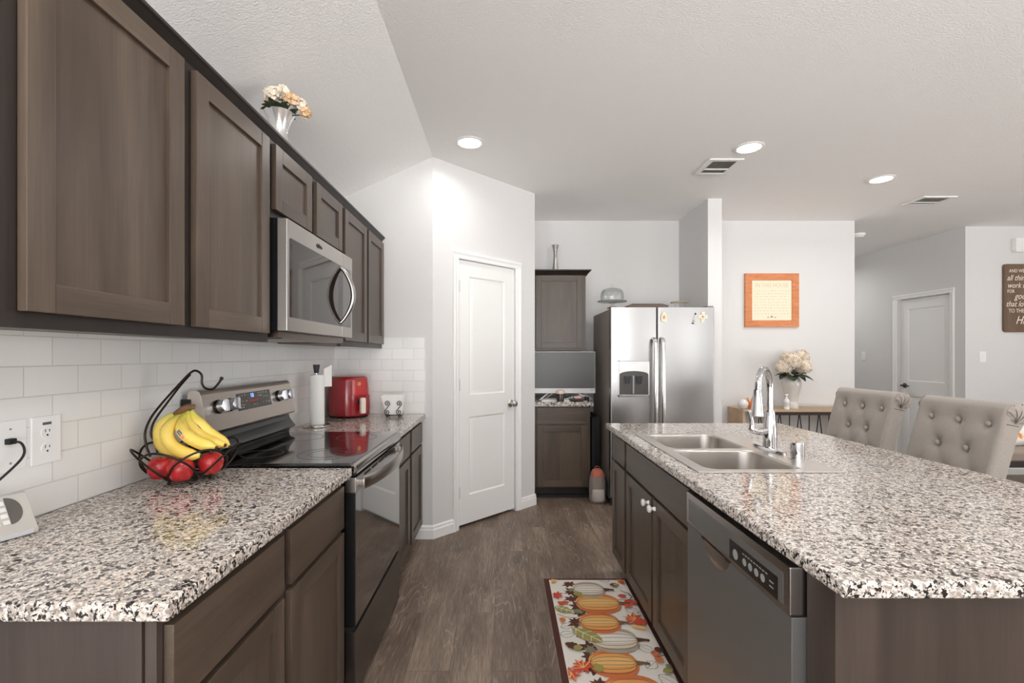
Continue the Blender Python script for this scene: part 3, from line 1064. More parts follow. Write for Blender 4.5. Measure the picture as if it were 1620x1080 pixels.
for x, dd in ((1.295, dl), (1.36, dr)):
    pts = [(x, 4.14, 1.462), (x, 4.105, 1.452), (x, 4.088, 1.40), (x, 4.078, 1.2), (x, 4.076, 1.0), (x, 4.078, .8), (x, 4.088, .60), (x, 4.105, .548), (x, 4.14, .538)]
    MB().tube(catmull(pts, 5), .0155, 14, flat=(.75, 1.2)).build('handle', brushed('handle_steel', (.72, .70, .68), .16, 'z', .06), dd)
# dispenser
DX0, DX1, DZ0, DZ1 = .985, 1.258, .955, 1.272
di = MB()
for a, b, e, f in ((DX0, DX0 + .012, DZ0, DZ1), (DX1 - .012, DX1, DZ0, DZ1), (DX0, DX1, DZ0, DZ0 + .018), (DX0, DX1, DZ1 - .010, DZ1)):
    di.box(a, b, 4.130, 4.150, e, f, 0, .002)
di = di.build('dispenser', STEELX, dl)
arch = [(DX0 + .012, DZ1 - .01), (DX1 - .012, DZ1 - .01), (DX1 - .012, 1.150)] + [(1.1215 + .1245 * math.cos(a), 1.150 + .030 * math.sin(a)) for a in [math.pi * i / 14 for i in range(15)]] + [(DX0 + .012, 1.150)]
MB().prism(arch, 'y', 4.131, 4.148).build('fascia', brushed('light_steel', (.62, .605, .59), .35, 'x'), di)
m = MB()
m.box(DX0 + .012, DX1 - .012, 4.136, 4.140, DZ0 + .018, 1.185)
m.build('recess', plain('recess_grey', S(74, 72, 70), .35), di)
for x in (1.065, 1.165):
    m = MB()
    m.prism([(x - .028, 1.135), (x + .028, 1.135), (x + .018, 1.075), (x - .018, 1.075)], 'y', 4.120, 4.137)
    m.box(x - .018, x + .018, 4.116, 4.124, 1.072, 1.08)
    m.build('paddle', BLK, di)
MB().box(1.108, 1.122, 4.124, 4.137, .985, 1.14).build('divider', plain('grey_plastic', S(150, 148, 146), .35), di)
MB().box(DX0 + .012, DX1 - .012, 4.112, 4.140, DZ0 + .010, DZ0 + .022, 0, .003).build('drip_tray', STEELX, di)
mm = MB(FM)
for i in range(7):
    mm.box(1.095 + i * .008, 1.101 + i * .008, .0116, .0126, 1.247, 1.250)
mm.build('print', GREYM, di)

# ------------------------------------------------------------------ ceiling lights and vents
EMIT = plain('lamp_diffuser', (1, 1, 1), .5, emit=(1, .97, .92), es=14)
canlab = ['round recessed ceiling light in front of the pantry door wall', 'round recessed ceiling light beside the square vent above the sink', 'round recessed ceiling light farthest towards the hall']
for i, (x, y) in enumerate(CANS_AND_FILL):
    if i < 3:
        c = thing('recessed_light', canlab[i], 'ceiling light', (x, y, CEIL), 'recessed ceiling lights')
        MB().lathe([(.073, -.004), (.073, -.001), (.096, -.001), (.097, -.004), (.090, -.008), (.078, -.009)], (x, y, CEIL), 40, cap0=False, cap1=False).build('trim_ring', W_TRIM, c)
        MB().lathe([(.075, -.003), (.04, -.006), (.001, -.007)], (x, y, CEIL), 32).build('diffuser', EMIT, c)
    area('recessed_or_fill_lamp', (x, y, CEIL - .012), (0, 0, 0), .13, .13, CAN_FILL_POWER * (.35 if i == 0 else 1), (1, .98, .955), 'DISK', spread=160)


def ceiling_vent(label, x0, x1, y0, y1, along):
    c = thing('ceiling_vent', label, 'vent', ((x0 + x1) / 2, (y0 + y1) / 2, CEIL), 'ceiling air vents')
    m = MB()
    z0, z1 = CEIL - .010, CEIL - .001
    w = .035
    m.box(x0, x1, y0, y0 + w, z0, z1, 0, .003).box(x0, x1, y1 - w, y1, z0, z1, 0, .003).box(x0, x0 + w, y0 + w, y1 - w, z0, z1, 0, .003).box(x1 - w, x1, y0 + w, y1 - w, z0, z1, 0, .003)
    m.build('frame', W_TRIM, c)
    MB().box(x0 + w, x1 - w, y0 + w, y1 - w, CEIL - .003, CEIL - .001).build('duct_opening', plain('duct_grey', S(122, 116, 112), .8), c)
    m = MB()
    n = 9
    for k in range(n):
        if along == 'y':
            a = x0 + w + (x1 - x0 - 2 * w) * (k + .5) / n
            m.prism([(a - .004, CEIL - .010), (a - .0028, CEIL - .010), (a + .006, CEIL - .003), (a + .0048, CEIL - .003)], 'y', y0 + w, y1 - w)
        else:
            a = y0 + w + (y1 - y0 - 2 * w) * (k + .5) / n
            m.prism([(a - .004, CEIL - .010), (a - .0028, CEIL - .010), (a + .006, CEIL - .003), (a + .0048, CEIL - .003)], 'x', x0 + w, x1 - w)
    if along == 'y':
        m.box(x0 + w, x1 - w, (y0 + y1) / 2 + .03, (y0 + y1) / 2 + .045, CEIL - .011, CEIL - .003)
    else:
        m.box((x0 + x1) / 2 - .01, (x0 + x1) / 2 + .01, y0 + w, y1 - w, CEIL - .011, CEIL - .003)
    m.build('slat', W_TRIM, c)


ceiling_vent('square white ceiling vent beside the middle recessed light', 1.49, 1.74, 3.455, 3.755, 'y')
ceiling_vent('wide white ceiling vent nearest the hall', 3.755, 4.06, 4.27, 4.52, 'y')
o = MB().lathe([(.068, 0), (.068, -.022), (.055, -.03), (.05, -.042), (.02, -.048), (.001, -.048)], (4.16, 5.61, CEIL), 28).build('smoke_detector', WHITEP, None)
tag(o, 'round white smoke detector on the ceiling at the hall', 'smoke detector')
# ------------------------------------------------------------------ things on the left worktops
def W(px, py, Y):
    """a sight line of the photograph met at depth Y"""
    return Vector(((px - 798) * Y / 755, Y, 1.315 - (py - 562) * Y / 755))


BX, BY = -1.058, 1.60
c = thing('fruit_basket', 'bronze wire fruit basket with tall banana hook on the near left worktop', 'basket', (BX, BY, ZC))
def pol(a, r, z):
    a = math.radians(a)
    return (BX + r * math.cos(a), BY + r * math.sin(a), z)
for k in range(7):
    a = k * 360 / 7 + 12
    pts = [pol(a - 58, .068, .914), pol(a - 47, .108, .935), pol(a - 33, .138, .975), pol(a - 16, .151, 1.006), pol(a, .154, 1.017), pol(a + 16, .151, 1.006), pol(a + 33, .138, .975), pol(a + 47, .108, .935), pol(a + 58, .068, .914)]
    MB().tube(catmull(pts, 4), .0034, 7).build('wire_loop', WIRE, c)
for r, z in ((.068, .913), (.036, .911)):
    MB().tube([pol(i * 15, r, z) for i in range(24)], .0036, 7, closed=True).build('base_ring', WIRE, c)
for k in range(3):
    MB().sphere(pol(k * 120 + 250, .066, ZC + .0062), .0062, 12, 8).build('foot', WIRE, c)
hook = [(238, 722), (232, 706), (229.5, 685), (238, 662), (256, 638), (284, 607), (302, 589), (311, 586.5), (319, 593), (319.5, 606), (325, 614), (336, 615.5), (345, 607), (350, 599.5)]
MB().tube(catmull([W(x, y, 1.585) for x, y in hook], 5), .0038, 8).sphere(W(350.5, 598.5, 1.585), .0062, 10, 8).build('hook', WIRE, c)
hook2 = [(249, 716), (246, 700), (239, 687), (244, 666), (266, 635), (286, 609), (301, 592)]
MB().tube(catmull([W(x, y, 1.60) for x, y in hook2], 5), .0036, 8).build('hook_brace', WIRE, c)

# bananas
mb_ = NT('banana_skin')
z_ = mb_.n('ShaderNodeSeparateXYZ', None, Vector=mb_.n('ShaderNodeNewGeometry').outputs['Position']).outputs['Z']
zz = mb_.n('ShaderNodeMapRange', None, Value=z_, From_Min=1.03, From_Max=1.145).outputs[0]
col = mb_.ramp(zz, [(0, S(240, 208, 98)), (.55, S(240, 212, 108)), (.78, S(204, 198, 84)), (1, S(142, 156, 62))])
sp = mb_.noise(mb_.pos((1, 1, 1)), 45, 3)
col = mb_.mix(mb_.ramp(sp, [(.60, 0.0), (.74, .35)]), col, S(178, 138, 58))
mb_.set(Base_Color=col, Roughness=.45)
BAN = mb_.mat
BTIP = plain('banana_tip', S(58, 44, 30), .7)
BSTEM = plain('banana_crown', S(112, 82, 54), .7, var=.25, vs=120)
c = thing('banana_bunch', 'bunch of ripe bananas lying on the apples in the wire basket', 'bananas', tuple(W(300, 725, 1.58)))
top = W(300, 646, 1.60)
paths = [([(284, 652), (266, 662), (254, 680), (256, 702), (274, 717), (296, 722)], 1.60), ([(288, 654), (272, 668), (264, 688), (276, 707), (298, 718), (318, 721)], 1.535),
         ([(293, 653), (287, 671), (296, 689), (318, 701), (342, 708)], 1.545), ([(298, 650), (298, 667), (311, 686), (332, 698), (356, 704)], 1.585), ([(303, 649), (311, 664), (326, 681), (345, 695), (363, 706)], 1.61)]
for P, Y in paths:
    pts = catmull([W(x, y, 1.60 + (Y - 1.60) * min(1, i / 1.6)) for i, (x, y) in enumerate(P)], 6)
    n = len(pts)
    rs = []
    for i in range(n):
        t = i / (n - 1)
        rs.append(.0075 + .0125 * min(1, max(0, (t - .06) / .25)) if t < .78 else max(.005, .020 * (1 - ((t - .78) / .24) ** 2.2)))
    b = MB().tube(pts, rs, 9).build('banana', BAN, c, smooth=45)
    e = pts[-1]
    MB().sphere(e, .0062, 8, 6).build('tip', BTIP, b)
    if Y in (1.545, 1.61):
        i = int(n * .42)
        p0 = pts[i] + Vector((.0, -.0198, .004))
        d_ = (pts[i + 2] - pts[i]).normalized()
        up_ = Vector((-d_.z, 0, d_.x))
        qd = lambda s_, t_: p0 + d_ * s_ + up_ * t_
        MB().face([qd(-.010, -.009), qd(.010, -.009), qd(.010, .002), qd(-.010, .002)]).build('sticker', plain('blue_sticker', S(44, 90, 160), .4), b, smooth=0)
        p0 = p0 + d_ * .014 + Vector((0, -.0004, -.004))
        MB().face([qd(-.009, -.007), qd(.009, -.007), qd(.009, .004), qd(-.009, .004)]).build('sticker', plain('pink_sticker', S(226, 150, 130), .4), b, smooth=0)
MB().tube(catmull([W(278, 655, 1.59), W(286, 649, 1.585), W(297, 644, 1.59), W(309, 643, 1.60)], 4), [.0095] * 5 + [.011] * 5 + [.008] * 3, 9).build('crown', BSTEM, c)

ma = NT('apple_skin')
f = ma.noise(ma.pos((1, 1, .4)), 38, 3, .6)
ma.set(Base_Color=ma.ramp(f, [(.3, S(150, 26, 34)), (.55, S(190, 44, 46)), (.72, S(214, 104, 76))]), Roughness=.25)
APPLE = ma.mat
al = ['red apple at the left rim of the wire basket under the bananas', 'red apple in the front middle of the wire basket', 'red apple at the right side of the wire basket under the banana tips', 'dark red apple at the back left of the wire basket by the hook']
for lab, (ax, ay, az) in zip(al, ((-1.105, 1.535, .953), (-1.030, 1.520, .951), (-.975, 1.585, .958), (-1.118, 1.635, .957))):
    c = thing('apple', lab, 'apple', (ax, ay, az - .036), 'apples in the wire basket')
    MB().lathe([(.001, -.030), (.012, -.034), (.026, -.030), (.036, -.012), (.038, .006), (.034, .022), (.022, .033), (.010, .033), (.003, .026), (.001, .025)], (ax, ay, az), 24).build('fruit', APPLE, c, smooth=60)
    MB().tube([(ax, ay, az + .025), (ax + .003, ay, az + .042)], .0016, 6).build('stem', BSTEM, c)

# telephone, wall plates
c = thing('telephone', 'light grey corded speaker telephone with keypad at the near end of the worktop', 'telephone', (-1.15, 1.06, ZC))
PM = frame((-1.158, .975, ZC), (.34, .94, 0), (.94, -.34, 0))      # x along width, y towards the room
PGREY = plain('phone_grey', S(192, 188, 182), .45)
PDARK = plain('phone_grille', S(92, 88, 84), .6, var=.3, vs=900)
MB(PM).prism([(0, .001), (0, .012), (-.012, .028), (-.052, .090), (-.060, .092), (-.064, .08), (-.064, .001)], 'x', 0, .165, 0, .003).build('body', PGREY, c)
tl2 = math.atan2(.062, .040)
def FACE():
    M_ = Matrix.Identity(4)
    v = Vector((0, -.040, .062)).normalized()
    w = Vector((0, .062, .040)).normalized()
    for i in range(3):
        M_[i][0], M_[i][1], M_[i][2] = (1, 0, 0)[i], w[i], v[i]
    M_.translation = Vector((0, -.012, .028))
    return PM @ M_
FM2 = FACE()
m = MB(FM2)
m.prism([(.122 + .026 * math.cos(a), .036 + .033 * math.sin(a)) for a in [-math.pi / 2 + math.pi * i / 14 for i in range(15)]], 'y', 0, .0012)
m.build('speaker_grille', PDARK, c)
KEY = plain('phone_key', S(226, 225, 222), .4)
for i in range(4):
    for j in range(4):
        MB(FM2).box(.056 + i * .017, .0685 + i * .017, 0, .0035, .004 + j * .0155, .0145 + j * .0155, 0, .0012).build('key', KEY, c)
MB(FM2).box(.005, .040, 0, .010, -.004, .070, 0, .004).build('cradle', PGREY, c)
MB(PM).box(.01, .155, -.006, .0012, .002, .012, 0, .001).build('front_strip', plain('pale_blue_strip', S(204, 206, 210), .3), c)
cord = [(XL + .014, 1.165, 1.105), (XL + .04, 1.168, 1.10), (XL + .052, 1.16, 1.07), (XL + .045, 1.12, 1.03), (XL + .035, 1.075, .995), (XL + .036, 1.052, .978)]
MB().tube(catmull(cord, 5), .0028, 7).box(XL + .008, XL + .024, 1.156, 1.174, 1.098, 1.112, 0, .002).build('cord', BLKM, c)

XT = XL + .006
c = thing('wall_outlet', 'white duplex power outlet on the tile backsplash left of the fruit basket', 'outlet', (XT, 1.262, 1.03))
OM = frame((XT, 1.2225, 1.03), (0, 1, 0), (1, 0, 0))
PLATE = plain('outlet_plate', S(240, 240, 240), .3)
MB(OM).box(0, .080, 0, .006, 0, .125, 0, .002).build('cover_plate', PLATE, c)
for z in (.040, .082):
    mm = MB(OM).lathe([(.0165, .006), (.0165, .0072), (.001, .0072)], (.040, 0, z), 24, axis='y').build('socket', PLATE, c)
    MB(OM).box(.0335, .0352, .0070, .0077, z + .001, z + .009).box(.0448, .0465, .0070, .0077, z + .001, z + .008).lathe([(.0026, .007), (.0026, .0077), (.001, .0077)], (.040, 0, z - .007), 10, axis='y').build('slot', BLKM, mm)
MB(OM).box(.028, .052, .006, .0066, .102, .109).build('label', plain('plate_label', S(88, 88, 88), .6), c)
c = thing('phone_jack_plate', 'blank white wall plate with black phone cord plugged in', 'wall plate', (XT, 1.17, 1.03))
MB(frame((XT, 1.13, 1.03), (0, 1, 0), (1, 0, 0))).box(0, .080, 0, .005, 0, .125, 0, .002).build('cover_plate', PLATE, c)
for z in (.02, .104):
    MB(frame((XT, 1.13, 1.03), (0, 1, 0), (1, 0, 0))).lathe([(.003, .005), (.0025, .0062), (.001, .0062)], (.04, 0, z), 10, axis='y').build('screw', GREYM, c)

# paper towels
c = thing('paper_towel_holder', 'white paper towel roll on a round silver stand with black finial', 'paper towel', (-1.103, 2.80, ZC))
px_, py_ = -1.103, 2.80
MB().lathe([(.001, 0), (.076, 0), (.078, .004), (.077, .012), (.070, .016), (.001, .017)], (px_, py_, ZC), 36).build('stand_base', NICKEL, c)
MB().cyl((px_, py_, ZC + .016), (px_, py_, 1.235), .006, n=12).build('post', NICKEL, c)
MB().lathe([(.012, 0), (.0145, .012), (.0195, .047), (.0195, .050), (.001, .050)], (px_, py_, 1.211), 20).build('finial', plain('finial_black', S(34, 38, 50), .4), c)
MB().lathe([(.018, .017), (.041, .017), (.041, .305), (.018, .305)], (px_ + .004, py_, ZC), 32, cap0=False, cap1=False).build('towel_roll', PAPER, c)
m = MB()
n = 7
prof = [(px_ + .036, py_ + .02), (px_ + .046, py_ + .035), (px_ + .060, py_ + .045), (px_ + .072, py_ + .05)]
m.loft([[(x, y, z) for x, y in prof] + [(x, y + .001, z) for x, y in prof[::-1]] for z in (1.13, 1.2)] + [[(x, y, 1.235 + k * .008) for k, (x, y) in enumerate(prof)] + [(x, y + .001, 1.235 + (3 - k) * .008) for k, (x, y) in enumerate(prof[::-1])]])
m.build('loose_sheet', PAPER, c)

# air fryer
c = thing('air_fryer', 'red air fryer with pale handle in the far corner of the left worktop', 'air fryer', (-1.06, 3.262, ZC))
RED = plain('red_gloss', S(150, 24, 34), .22, 0, .4)
RED2 = plain('red_panel', S(190, 40, 44), .25, 0, .4)
AX, AY = -1.063, 3.262
fa = math.atan2(-.62, .78)
def sup(k, z, ex=3.2, n=48, a0=0, a1=360, grow=0):
    out = []
    for i in range(n + (0 if a1 - a0 == 360 else 1)):
        a = math.radians(a0 + (a1 - a0) * i / n)
        ca, sa = math.cos(a), math.sin(a)
        r = (abs(ca) ** ex + abs(sa) ** ex) ** (-1 / ex)
        x, y = (.118 * k + grow) * r * ca, (.118 * k + grow) * r * sa
        out.append((AX + x * math.cos(fa) - y * math.sin(fa), AY + (x * math.sin(fa) + y * math.cos(fa)) * .98, z))
    return out
fr = MB().loft([sup(.93, .905), sup(1.0, .915), sup(1.02, .96), sup(.99, 1.08), sup(.945, 1.15), sup(.90, 1.168), sup(.80, 1.174)]).build('body', RED, c, smooth=50)
MB().loft([sup(.9, ZC + .001), sup(.97, .906)]).build('base', BLKM, c)
MB().loft([sup(k, z, n=16, a0=-52, a1=52, grow=.0035) for k, z in ((1.0, .918), (1.02, .96), (1.0, 1.045))] + [sup(1.0, 1.045, n=16, a0=-52, a1=52, grow=-.004)], 0, False, False, closed_ring=False).build('drawer', RED, c, smooth=50)
MB().loft([sup(k, z, n=10, a0=-24, a1=24, grow=.003) for k, z in ((1.0, 1.050), (.985, 1.09), (.95, 1.15))], 0, False, False, closed_ring=False).build('control_panel', RED2, c, smooth=50)
HMt = frame((AX, AY, 0), (-math.sin(fa), math.cos(fa), 0), (math.cos(fa), math.sin(fa), 0))
MB(HMt).box(-.016, .016, .112, .150, .995, 1.022, 0, .005).build('handle_mount', BLK, c)
MB(HMt).box(-.019, .019, .146, .172, .93, 1.035, 0, .009, 3).build('handle', plain('handle_cream', S(232, 222, 206), .4), c)
MB(HMt).lathe([(.014, .112), (.014, .1195), (.001, .1195)], (0, 0, 1.125), 20, axis='y').build('emblem', plain('brass_emblem', S(206, 160, 100), .35, .6), c)
MB().tube(catmull([(AX + .02, 3.135, ZC + .004), (-1.05, 3.09, ZC + .004), (-1.01, 3.06, ZC + .004), (-1.04, 3.02, ZC + .004), (-1.12, 3.04, ZC + .004), (-1.15, 3.10, ZC + .004), (-1.08, 3.12, ZC + .004)], 6), .0035, 7).build('power_cord', plain('cord_grey', S(70, 66, 64), .5), c)

# napkin holder
c = thing('napkin_holder', 'black scrolled wire napkin holder beside the air fryer', 'napkin holder', (-.745, 3.26, ZC))
NX, NY = -.748, 3.245
BLKW = plain('black_wire', S(24, 23, 24), .4, .3)
for yy in (NY - .032, NY + .032):
    for xx in (-.042, .038):
        pts = []
        for i in range(28):
            t = i / 27
            a = math.radians(-25 + 520 * (1 - t))
            r = .003 + .0155 * t
            pts.append((NX + xx + r * math.cos(a), yy, ZC + .094 + r * math.sin(a)))
        for i in range(28):
            t = i / 27
            a = math.radians(155 + 520 * t)
            r = .0185 - .0155 * t
            pts.append((NX + xx + r * math.cos(a), yy, ZC + .036 + r * math.sin(a)))
        MB().tube(pts, .0026, 6).build('scroll', BLKW, c)
        MB().sphere((NX + xx, yy, ZC + .0065), .0065, 10, 8).build('foot', BLKW, c)
MB().tube([(NX - .055, NY - .032, ZC + .015), (NX + .052, NY - .032, ZC + .015), (NX + .052, NY + .032, ZC + .015), (NX - .055, NY + .032, ZC + .015)], .0026, 6, closed=True).tube([(NX - .042, NY - .032, ZC + .015), (NX - .042, NY + .032, ZC + .015)], .0026, 6).tube([(NX + .038, NY - .032, ZC + .015), (NX + .038, NY + .032, ZC + .015)], .0026, 6).build('base_wire', BLKW, c)
m = MB()
m.loft([[(NX - .050, NY - .02, ZC + .019), (NX + .050, NY - .02, ZC + .019), (NX + .050, NY + .024, ZC + .019), (NX - .050, NY + .024, ZC + .019)],
        [(NX - .085, NY - .027, ZC + .145), (NX + .062, NY - .026, ZC + .150), (NX + .066, NY + .028, ZC + .152), (NX - .08, NY + .028, ZC + .150)]])
tag(m.build('napkin_stack', PAPER, None), 'white folded paper napkins standing in the black scroll holder', 'napkins')


# ------------------------------------------------------------------ flowers
random.seed(11)
def petal(m, c0, nrm, r, cup, mi=0, tw=0):
    nrm = Vector(nrm).normalized()
    u = nrm.orthogonal().normalized()
    u = Matrix.Rotation(tw, 3, nrm) @ u
    v = nrm.cross(u)
    rows = []
    for i in range(4):
        s_ = i / 3
        wd = r * (.35 + .95 * math.sin(math.pi * (.15 + .7 * s_)))
        rows.append([Vector(c0) + u * (s_ - .3) * r * 1.7 + v * wd * (j - 1.5) / 1.5 * .6 + nrm * cup * ((abs(j - 1.5) / 1.5) ** 2 + (s_ - .4) ** 2 * 2) * r for j in range(4)])
    m.grid(rows, mi)


def rose(label, x, y, z, r, mat, base, grp, lean=(0, 0)):
    c = thing('rose', label, 'flower', base, grp)
    m = MB()
    C = Vector((x, y, z))
    m.sphere(C - Vector((0, 0, r * .15)), (r * .62, r * .62, r * .7), 12, 8)
    for ring, (el, cnt, rr) in enumerate(((75, 4, .55), (50, 6, .72), (22, 8, .86), (-5, 9, .95), (-30, 7, .8))):
        for k in range(cnt):
            a = 2 * math.pi * (k + .5 * ring + random.random() * .3) / cnt
            e = math.radians(el + random.uniform(-8, 8))
            n_ = Vector((math.cos(a) * math.cos(e), math.sin(a) * math.cos(e), math.sin(e)))
            petal(m, C + n_ * r * rr * .85, n_, r * .5, .28, 0, random.random() * 6)
    m.build('bloom', mat, c, smooth=80)
    MB().tube(catmull([C - Vector((0, 0, r * .6)), (Vector(base) * .4 + C * .6) - Vector((0, 0, r * .2)), Vector(base)], 4), .0025, 6).build('stem', LEAF, c)
    return c


def leaf(m, p, d, L, w, up=(0, 0, 1), droop=.25):
    p, d = Vector(p), Vector(d).normalized()
    s_ = d.cross(Vector(up))
    s_.normalize()
    n_ = s_.cross(d)
    rows = []
    for i in range(7):
        t = i / 6
        ww = w * math.sin(math.pi * min(1, t * .93 + .04)) ** .8
        ctr = p + d * L * t - Vector((0, 0, 1)) * droop * L * t * t
        rows.append([ctr + s_ * ww * k + n_ * abs(k) * ww * .35 for k in (-1, -.5, 0, .5, 1)])
    m.grid(rows)


VX, VY, VZ = -.958, 2.035, 2.128
SILV = plain('mercury_silver', (.80, .79, .78), .16, .75, var=.12, vs=130)
tag(MB().lathe([(.040, 0), (.042, .004), (.045, .02), (.046, .06), (.036, .10), (.030, .125), (.033, .15), (.045, .185), (.060, .214), (.062, .217), (.058, .214), (.042, .18), (.028, .15), (.001, .12)], (VX, VY, VZ), 36).build('vase', SILV, None, smooth=60),
    'flared silver vase of cream roses on top of the left upper cabinets', 'vase')
rl = ['cream rose at the upper left of the bouquet on the cabinets', 'cream rose at the top middle of the bouquet on the cabinets', 'peach rose facing the room in the middle of the cabinet bouquet', 'pale peach rose drooping at the right of the cabinet bouquet', 'cream rose low on the right edge of the cabinet bouquet', 'peach bud at the back left of the cabinet bouquet']
for lab, (x, y, Y, r, mt) in zip(rl, ((431, 148, 2.00, .030, IVORY), (447, 148, 2.05, .032, IVORY), (461, 157, 2.02, .028, PEACH), (475, 165, 2.05, .028, IVORY), (484, 178, 2.03, .023, PEACH), (427, 162, 2.07, .022, PEACH))):
    p = W(x, y, Y)
    rose(lab, p.x, p.y, p.z, r, mt, (VX + (p.x - VX) * .3, VY + (p.y - VY) * .3, VZ + .205), 'roses in the cabinet vase')
m = MB()
for k in range(16):
    a = 2 * math.pi * k / 16 + random.uniform(-.2, .2)
    leaf(m, (VX + .02 * math.cos(a), VY + .02 * math.sin(a), VZ + .20 + random.uniform(0, .03)), (math.cos(a), math.sin(a), random.uniform(.1, 1.3)), random.uniform(.055, .08), .018, droop=.15)
tag(m.build('leaf_spray', LEAF, None, smooth=60), 'dark green leaves round the roses in the cabinet vase', 'leaves', kind='stuff')


def hydrangea(label, x, y, z, r, base, grp):
    c = thing('hydrangea', label, 'flower', base, grp)
    m = MB()
    C = Vector((x, y, z))
    m.sphere(C, r * .78, 14, 10, 0)
    n = 110
    for k in range(n):
        h = 1 - 2 * (k + .5) / n
        a = k * 2.39996
        nv = Vector((math.sqrt(1 - h * h) * math.cos(a), math.sqrt(1 - h * h) * math.sin(a), h))
        if nv.z < -.75:
            continue
        u = nv.orthogonal().normalized()
        v = nv.cross(u)
        ph = random.random() * 6
        cen = C + nv * r * random.uniform(.86, 1.02)
        s_ = r * .19
        mi = 0 if random.random() < .7 else 1
        for j in range(4):
            b = ph + j * math.pi / 2
            e1 = u * math.cos(b) + v * math.sin(b)
            e2 = u * math.cos(b + .5) + v * math.sin(b + .5)
            e3 = u * math.cos(b - .5) + v * math.sin(b - .5)
            m.face([cen, cen + e3 * s_ + nv * s_ * .2, cen + e1 * s_ * 1.45 + nv * s_ * .35, cen + e2 * s_ + nv * s_ * .2], mi)
    m.build('bloom', [IVORY, plain('tan_petal', S(206, 184, 158), .85)], c, smooth=0)
    MB().tube([C - Vector((0, 0, r * .7)), Vector(base)], .003, 6).build('stem', LEAFW, c)


# ------------------------------------------------------------------ console table and what stands on it
OAK = wood('pale_oak', S(178, 150, 120), S(206, 180, 150), 'x', 1, .5, .2)
IRON = plain('brown_iron', S(50, 40, 35), .5, .5)
c = thing('console_table', 'pale wood console table with dark hairpin front against the back wall', 'table', (2.96, 4.87, 0))
MB().box(2.356, 3.56, 4.706, 5.04, .757, .779, 0, .002).build('table_top', OAK, c)
MB().box(2.356, 2.385, 4.72, 5.035, 0, .757).build('side_panel', OAK, c)
MB().box(3.53, 3.56, 4.72, 5.035, 0, .757).build('side_panel', OAK, c)
m = MB().box(2.40, 3.53, 4.708, 4.722, .725, .757).box(2.40, 3.53, 4.712, 4.722, .03, .05)
m.build('iron_rail', IRON, c)
for k in range(6):
    x = 2.525 + .195 * k
    MB().tube([(x - .085, 4.717, .045), (x - .004, 4.717, .728)], .0055, 6).build('iron_bar', IRON, c)
    MB().tube([(x + .085, 4.717, .045), (x + .004, 4.717, .728)], .0055, 6).build('iron_bar', IRON, c)
    MB().tube([(x + .093, 4.717, .045), (x + .098, 4.717, .728)], .0055, 6).build('iron_bar', IRON, c)
TT = .779
GX, GY = 2.925, 4.86
PEARL = plain('pearl_glass', S(208, 204, 197), .15, 0, .5)
tag(MB().lathe([(.062, 0), (.064, .01), (.066, .05), (.058, .058), (.052, .07), (.064, .13), (.084, .21), (.090, .25), (.083, .29), (.062, .318), (.056, .33), (.062, .345), (.058, .345), (.05, .33), (.045, .3), (.001, .28)], (GX, GY, TT), 40).build('vase', PEARL, None, smooth=60),
    'pearl white urn vase of hydrangeas on the console table', 'vase')
hl = ['cream hydrangea head at the left of the console vase', 'cream hydrangea head in the front middle of the console vase', 'cream hydrangea head at the right of the console vase', 'cream hydrangea head topmost in the console vase', 'tan hydrangea head at the back left of the console vase']
for lab, (x, y, Y, r) in zip(hl, ((1240, 577, 4.83, .074), (1254, 568, 4.78, .078), (1272, 577, 4.82, .076), (1268, 561, 4.90, .070), (1246, 564, 4.94, .066))):
    p = W(x, y, Y)
    hydrangea(lab, p.x, p.y, p.z - .02, r, (GX + (p.x - GX) * .25, GY + (p.y - GY) * .25, TT + .30), 'hydrangeas in the console vase')
m = MB()
for a, e, L in ((3.6, -.1, .14), (4.3, -.25, .12), (5.6, -.15, .15), (0.1, .3, .13), (2.6, .1, .12), (4.9, .0, .11), (.6, .7, .16), (3.2, .5, .12), (5.2, -.4, .10)):
    leaf(m, (GX + .04 * math.cos(a), GY + .04 * math.sin(a), TT + .335), (math.cos(a), math.sin(a), e + .15), L, .05, droop=.35)
tag(m.build('leaf_spray', LEAF, None, smooth=60), 'dark green leaves round the hydrangeas in the console vase', 'leaves', kind='stuff')
c = thing('pump_bottle', 'small white pump bottle beside the console vase', 'bottle', (2.815, 4.76, TT))
MB().lathe([(.024, 0), (.026, .004), (.026, .085), (.018, .098), (.010, .103)], (2.815, 4.76, TT), 24).build('bottle_body', WHITEP, c)
MB().lathe([(.012, .103), (.012, .118), (.005, .12), (.005, .14)], (2.815, 4.76, TT), 16).box(2.80, 2.83, 4.752, 4.768, TT + .138, TT + .150, 0, .003).build('pump', WHITEP, c)
MB().lathe([(.0265, .03), (.0265, .07)], (2.815, 4.76, TT), 24, cap0=False, cap1=False).build('bottle_label', plain('label_grey', S(206, 206, 204), .5), c)
m = MB()
ORNG = plain('orange_tulip', S(226, 140, 84), .35, var=.15, vs=40)
tx, ty = 2.482, 4.80
for k in range(7):
    a = 2 * math.pi * k / 7
    rows = []
    for i in range(7):
        t = i / 6
        r = .018 + .030 * math.sin(min(1, t * 1.1) * math.pi * .55)
        wd = .021 * math.sin(math.pi * (.2 + .78 * t)) + .001
        rows.append([(tx + (r + .003 * (1 - abs(j))) * math.cos(a) - wd * j * math.sin(a), ty + (r + .003 * (1 - abs(j))) * math.sin(a) + wd * j * math.cos(a), TT + .006 + .105 * t) for j in (-1, -.5, 0, .5, 1)])
    m.grid(rows)
m.lathe([(.001, 0), (.024, 0), (.026, .004), (.02, .012), (.001, .014)], (tx, ty, TT), 20)
tag(m.build('tulip_candle_holder', ORNG, None, smooth=60), 'orange tulip shaped candle holder on the console behind the faucet', 'candle holder')
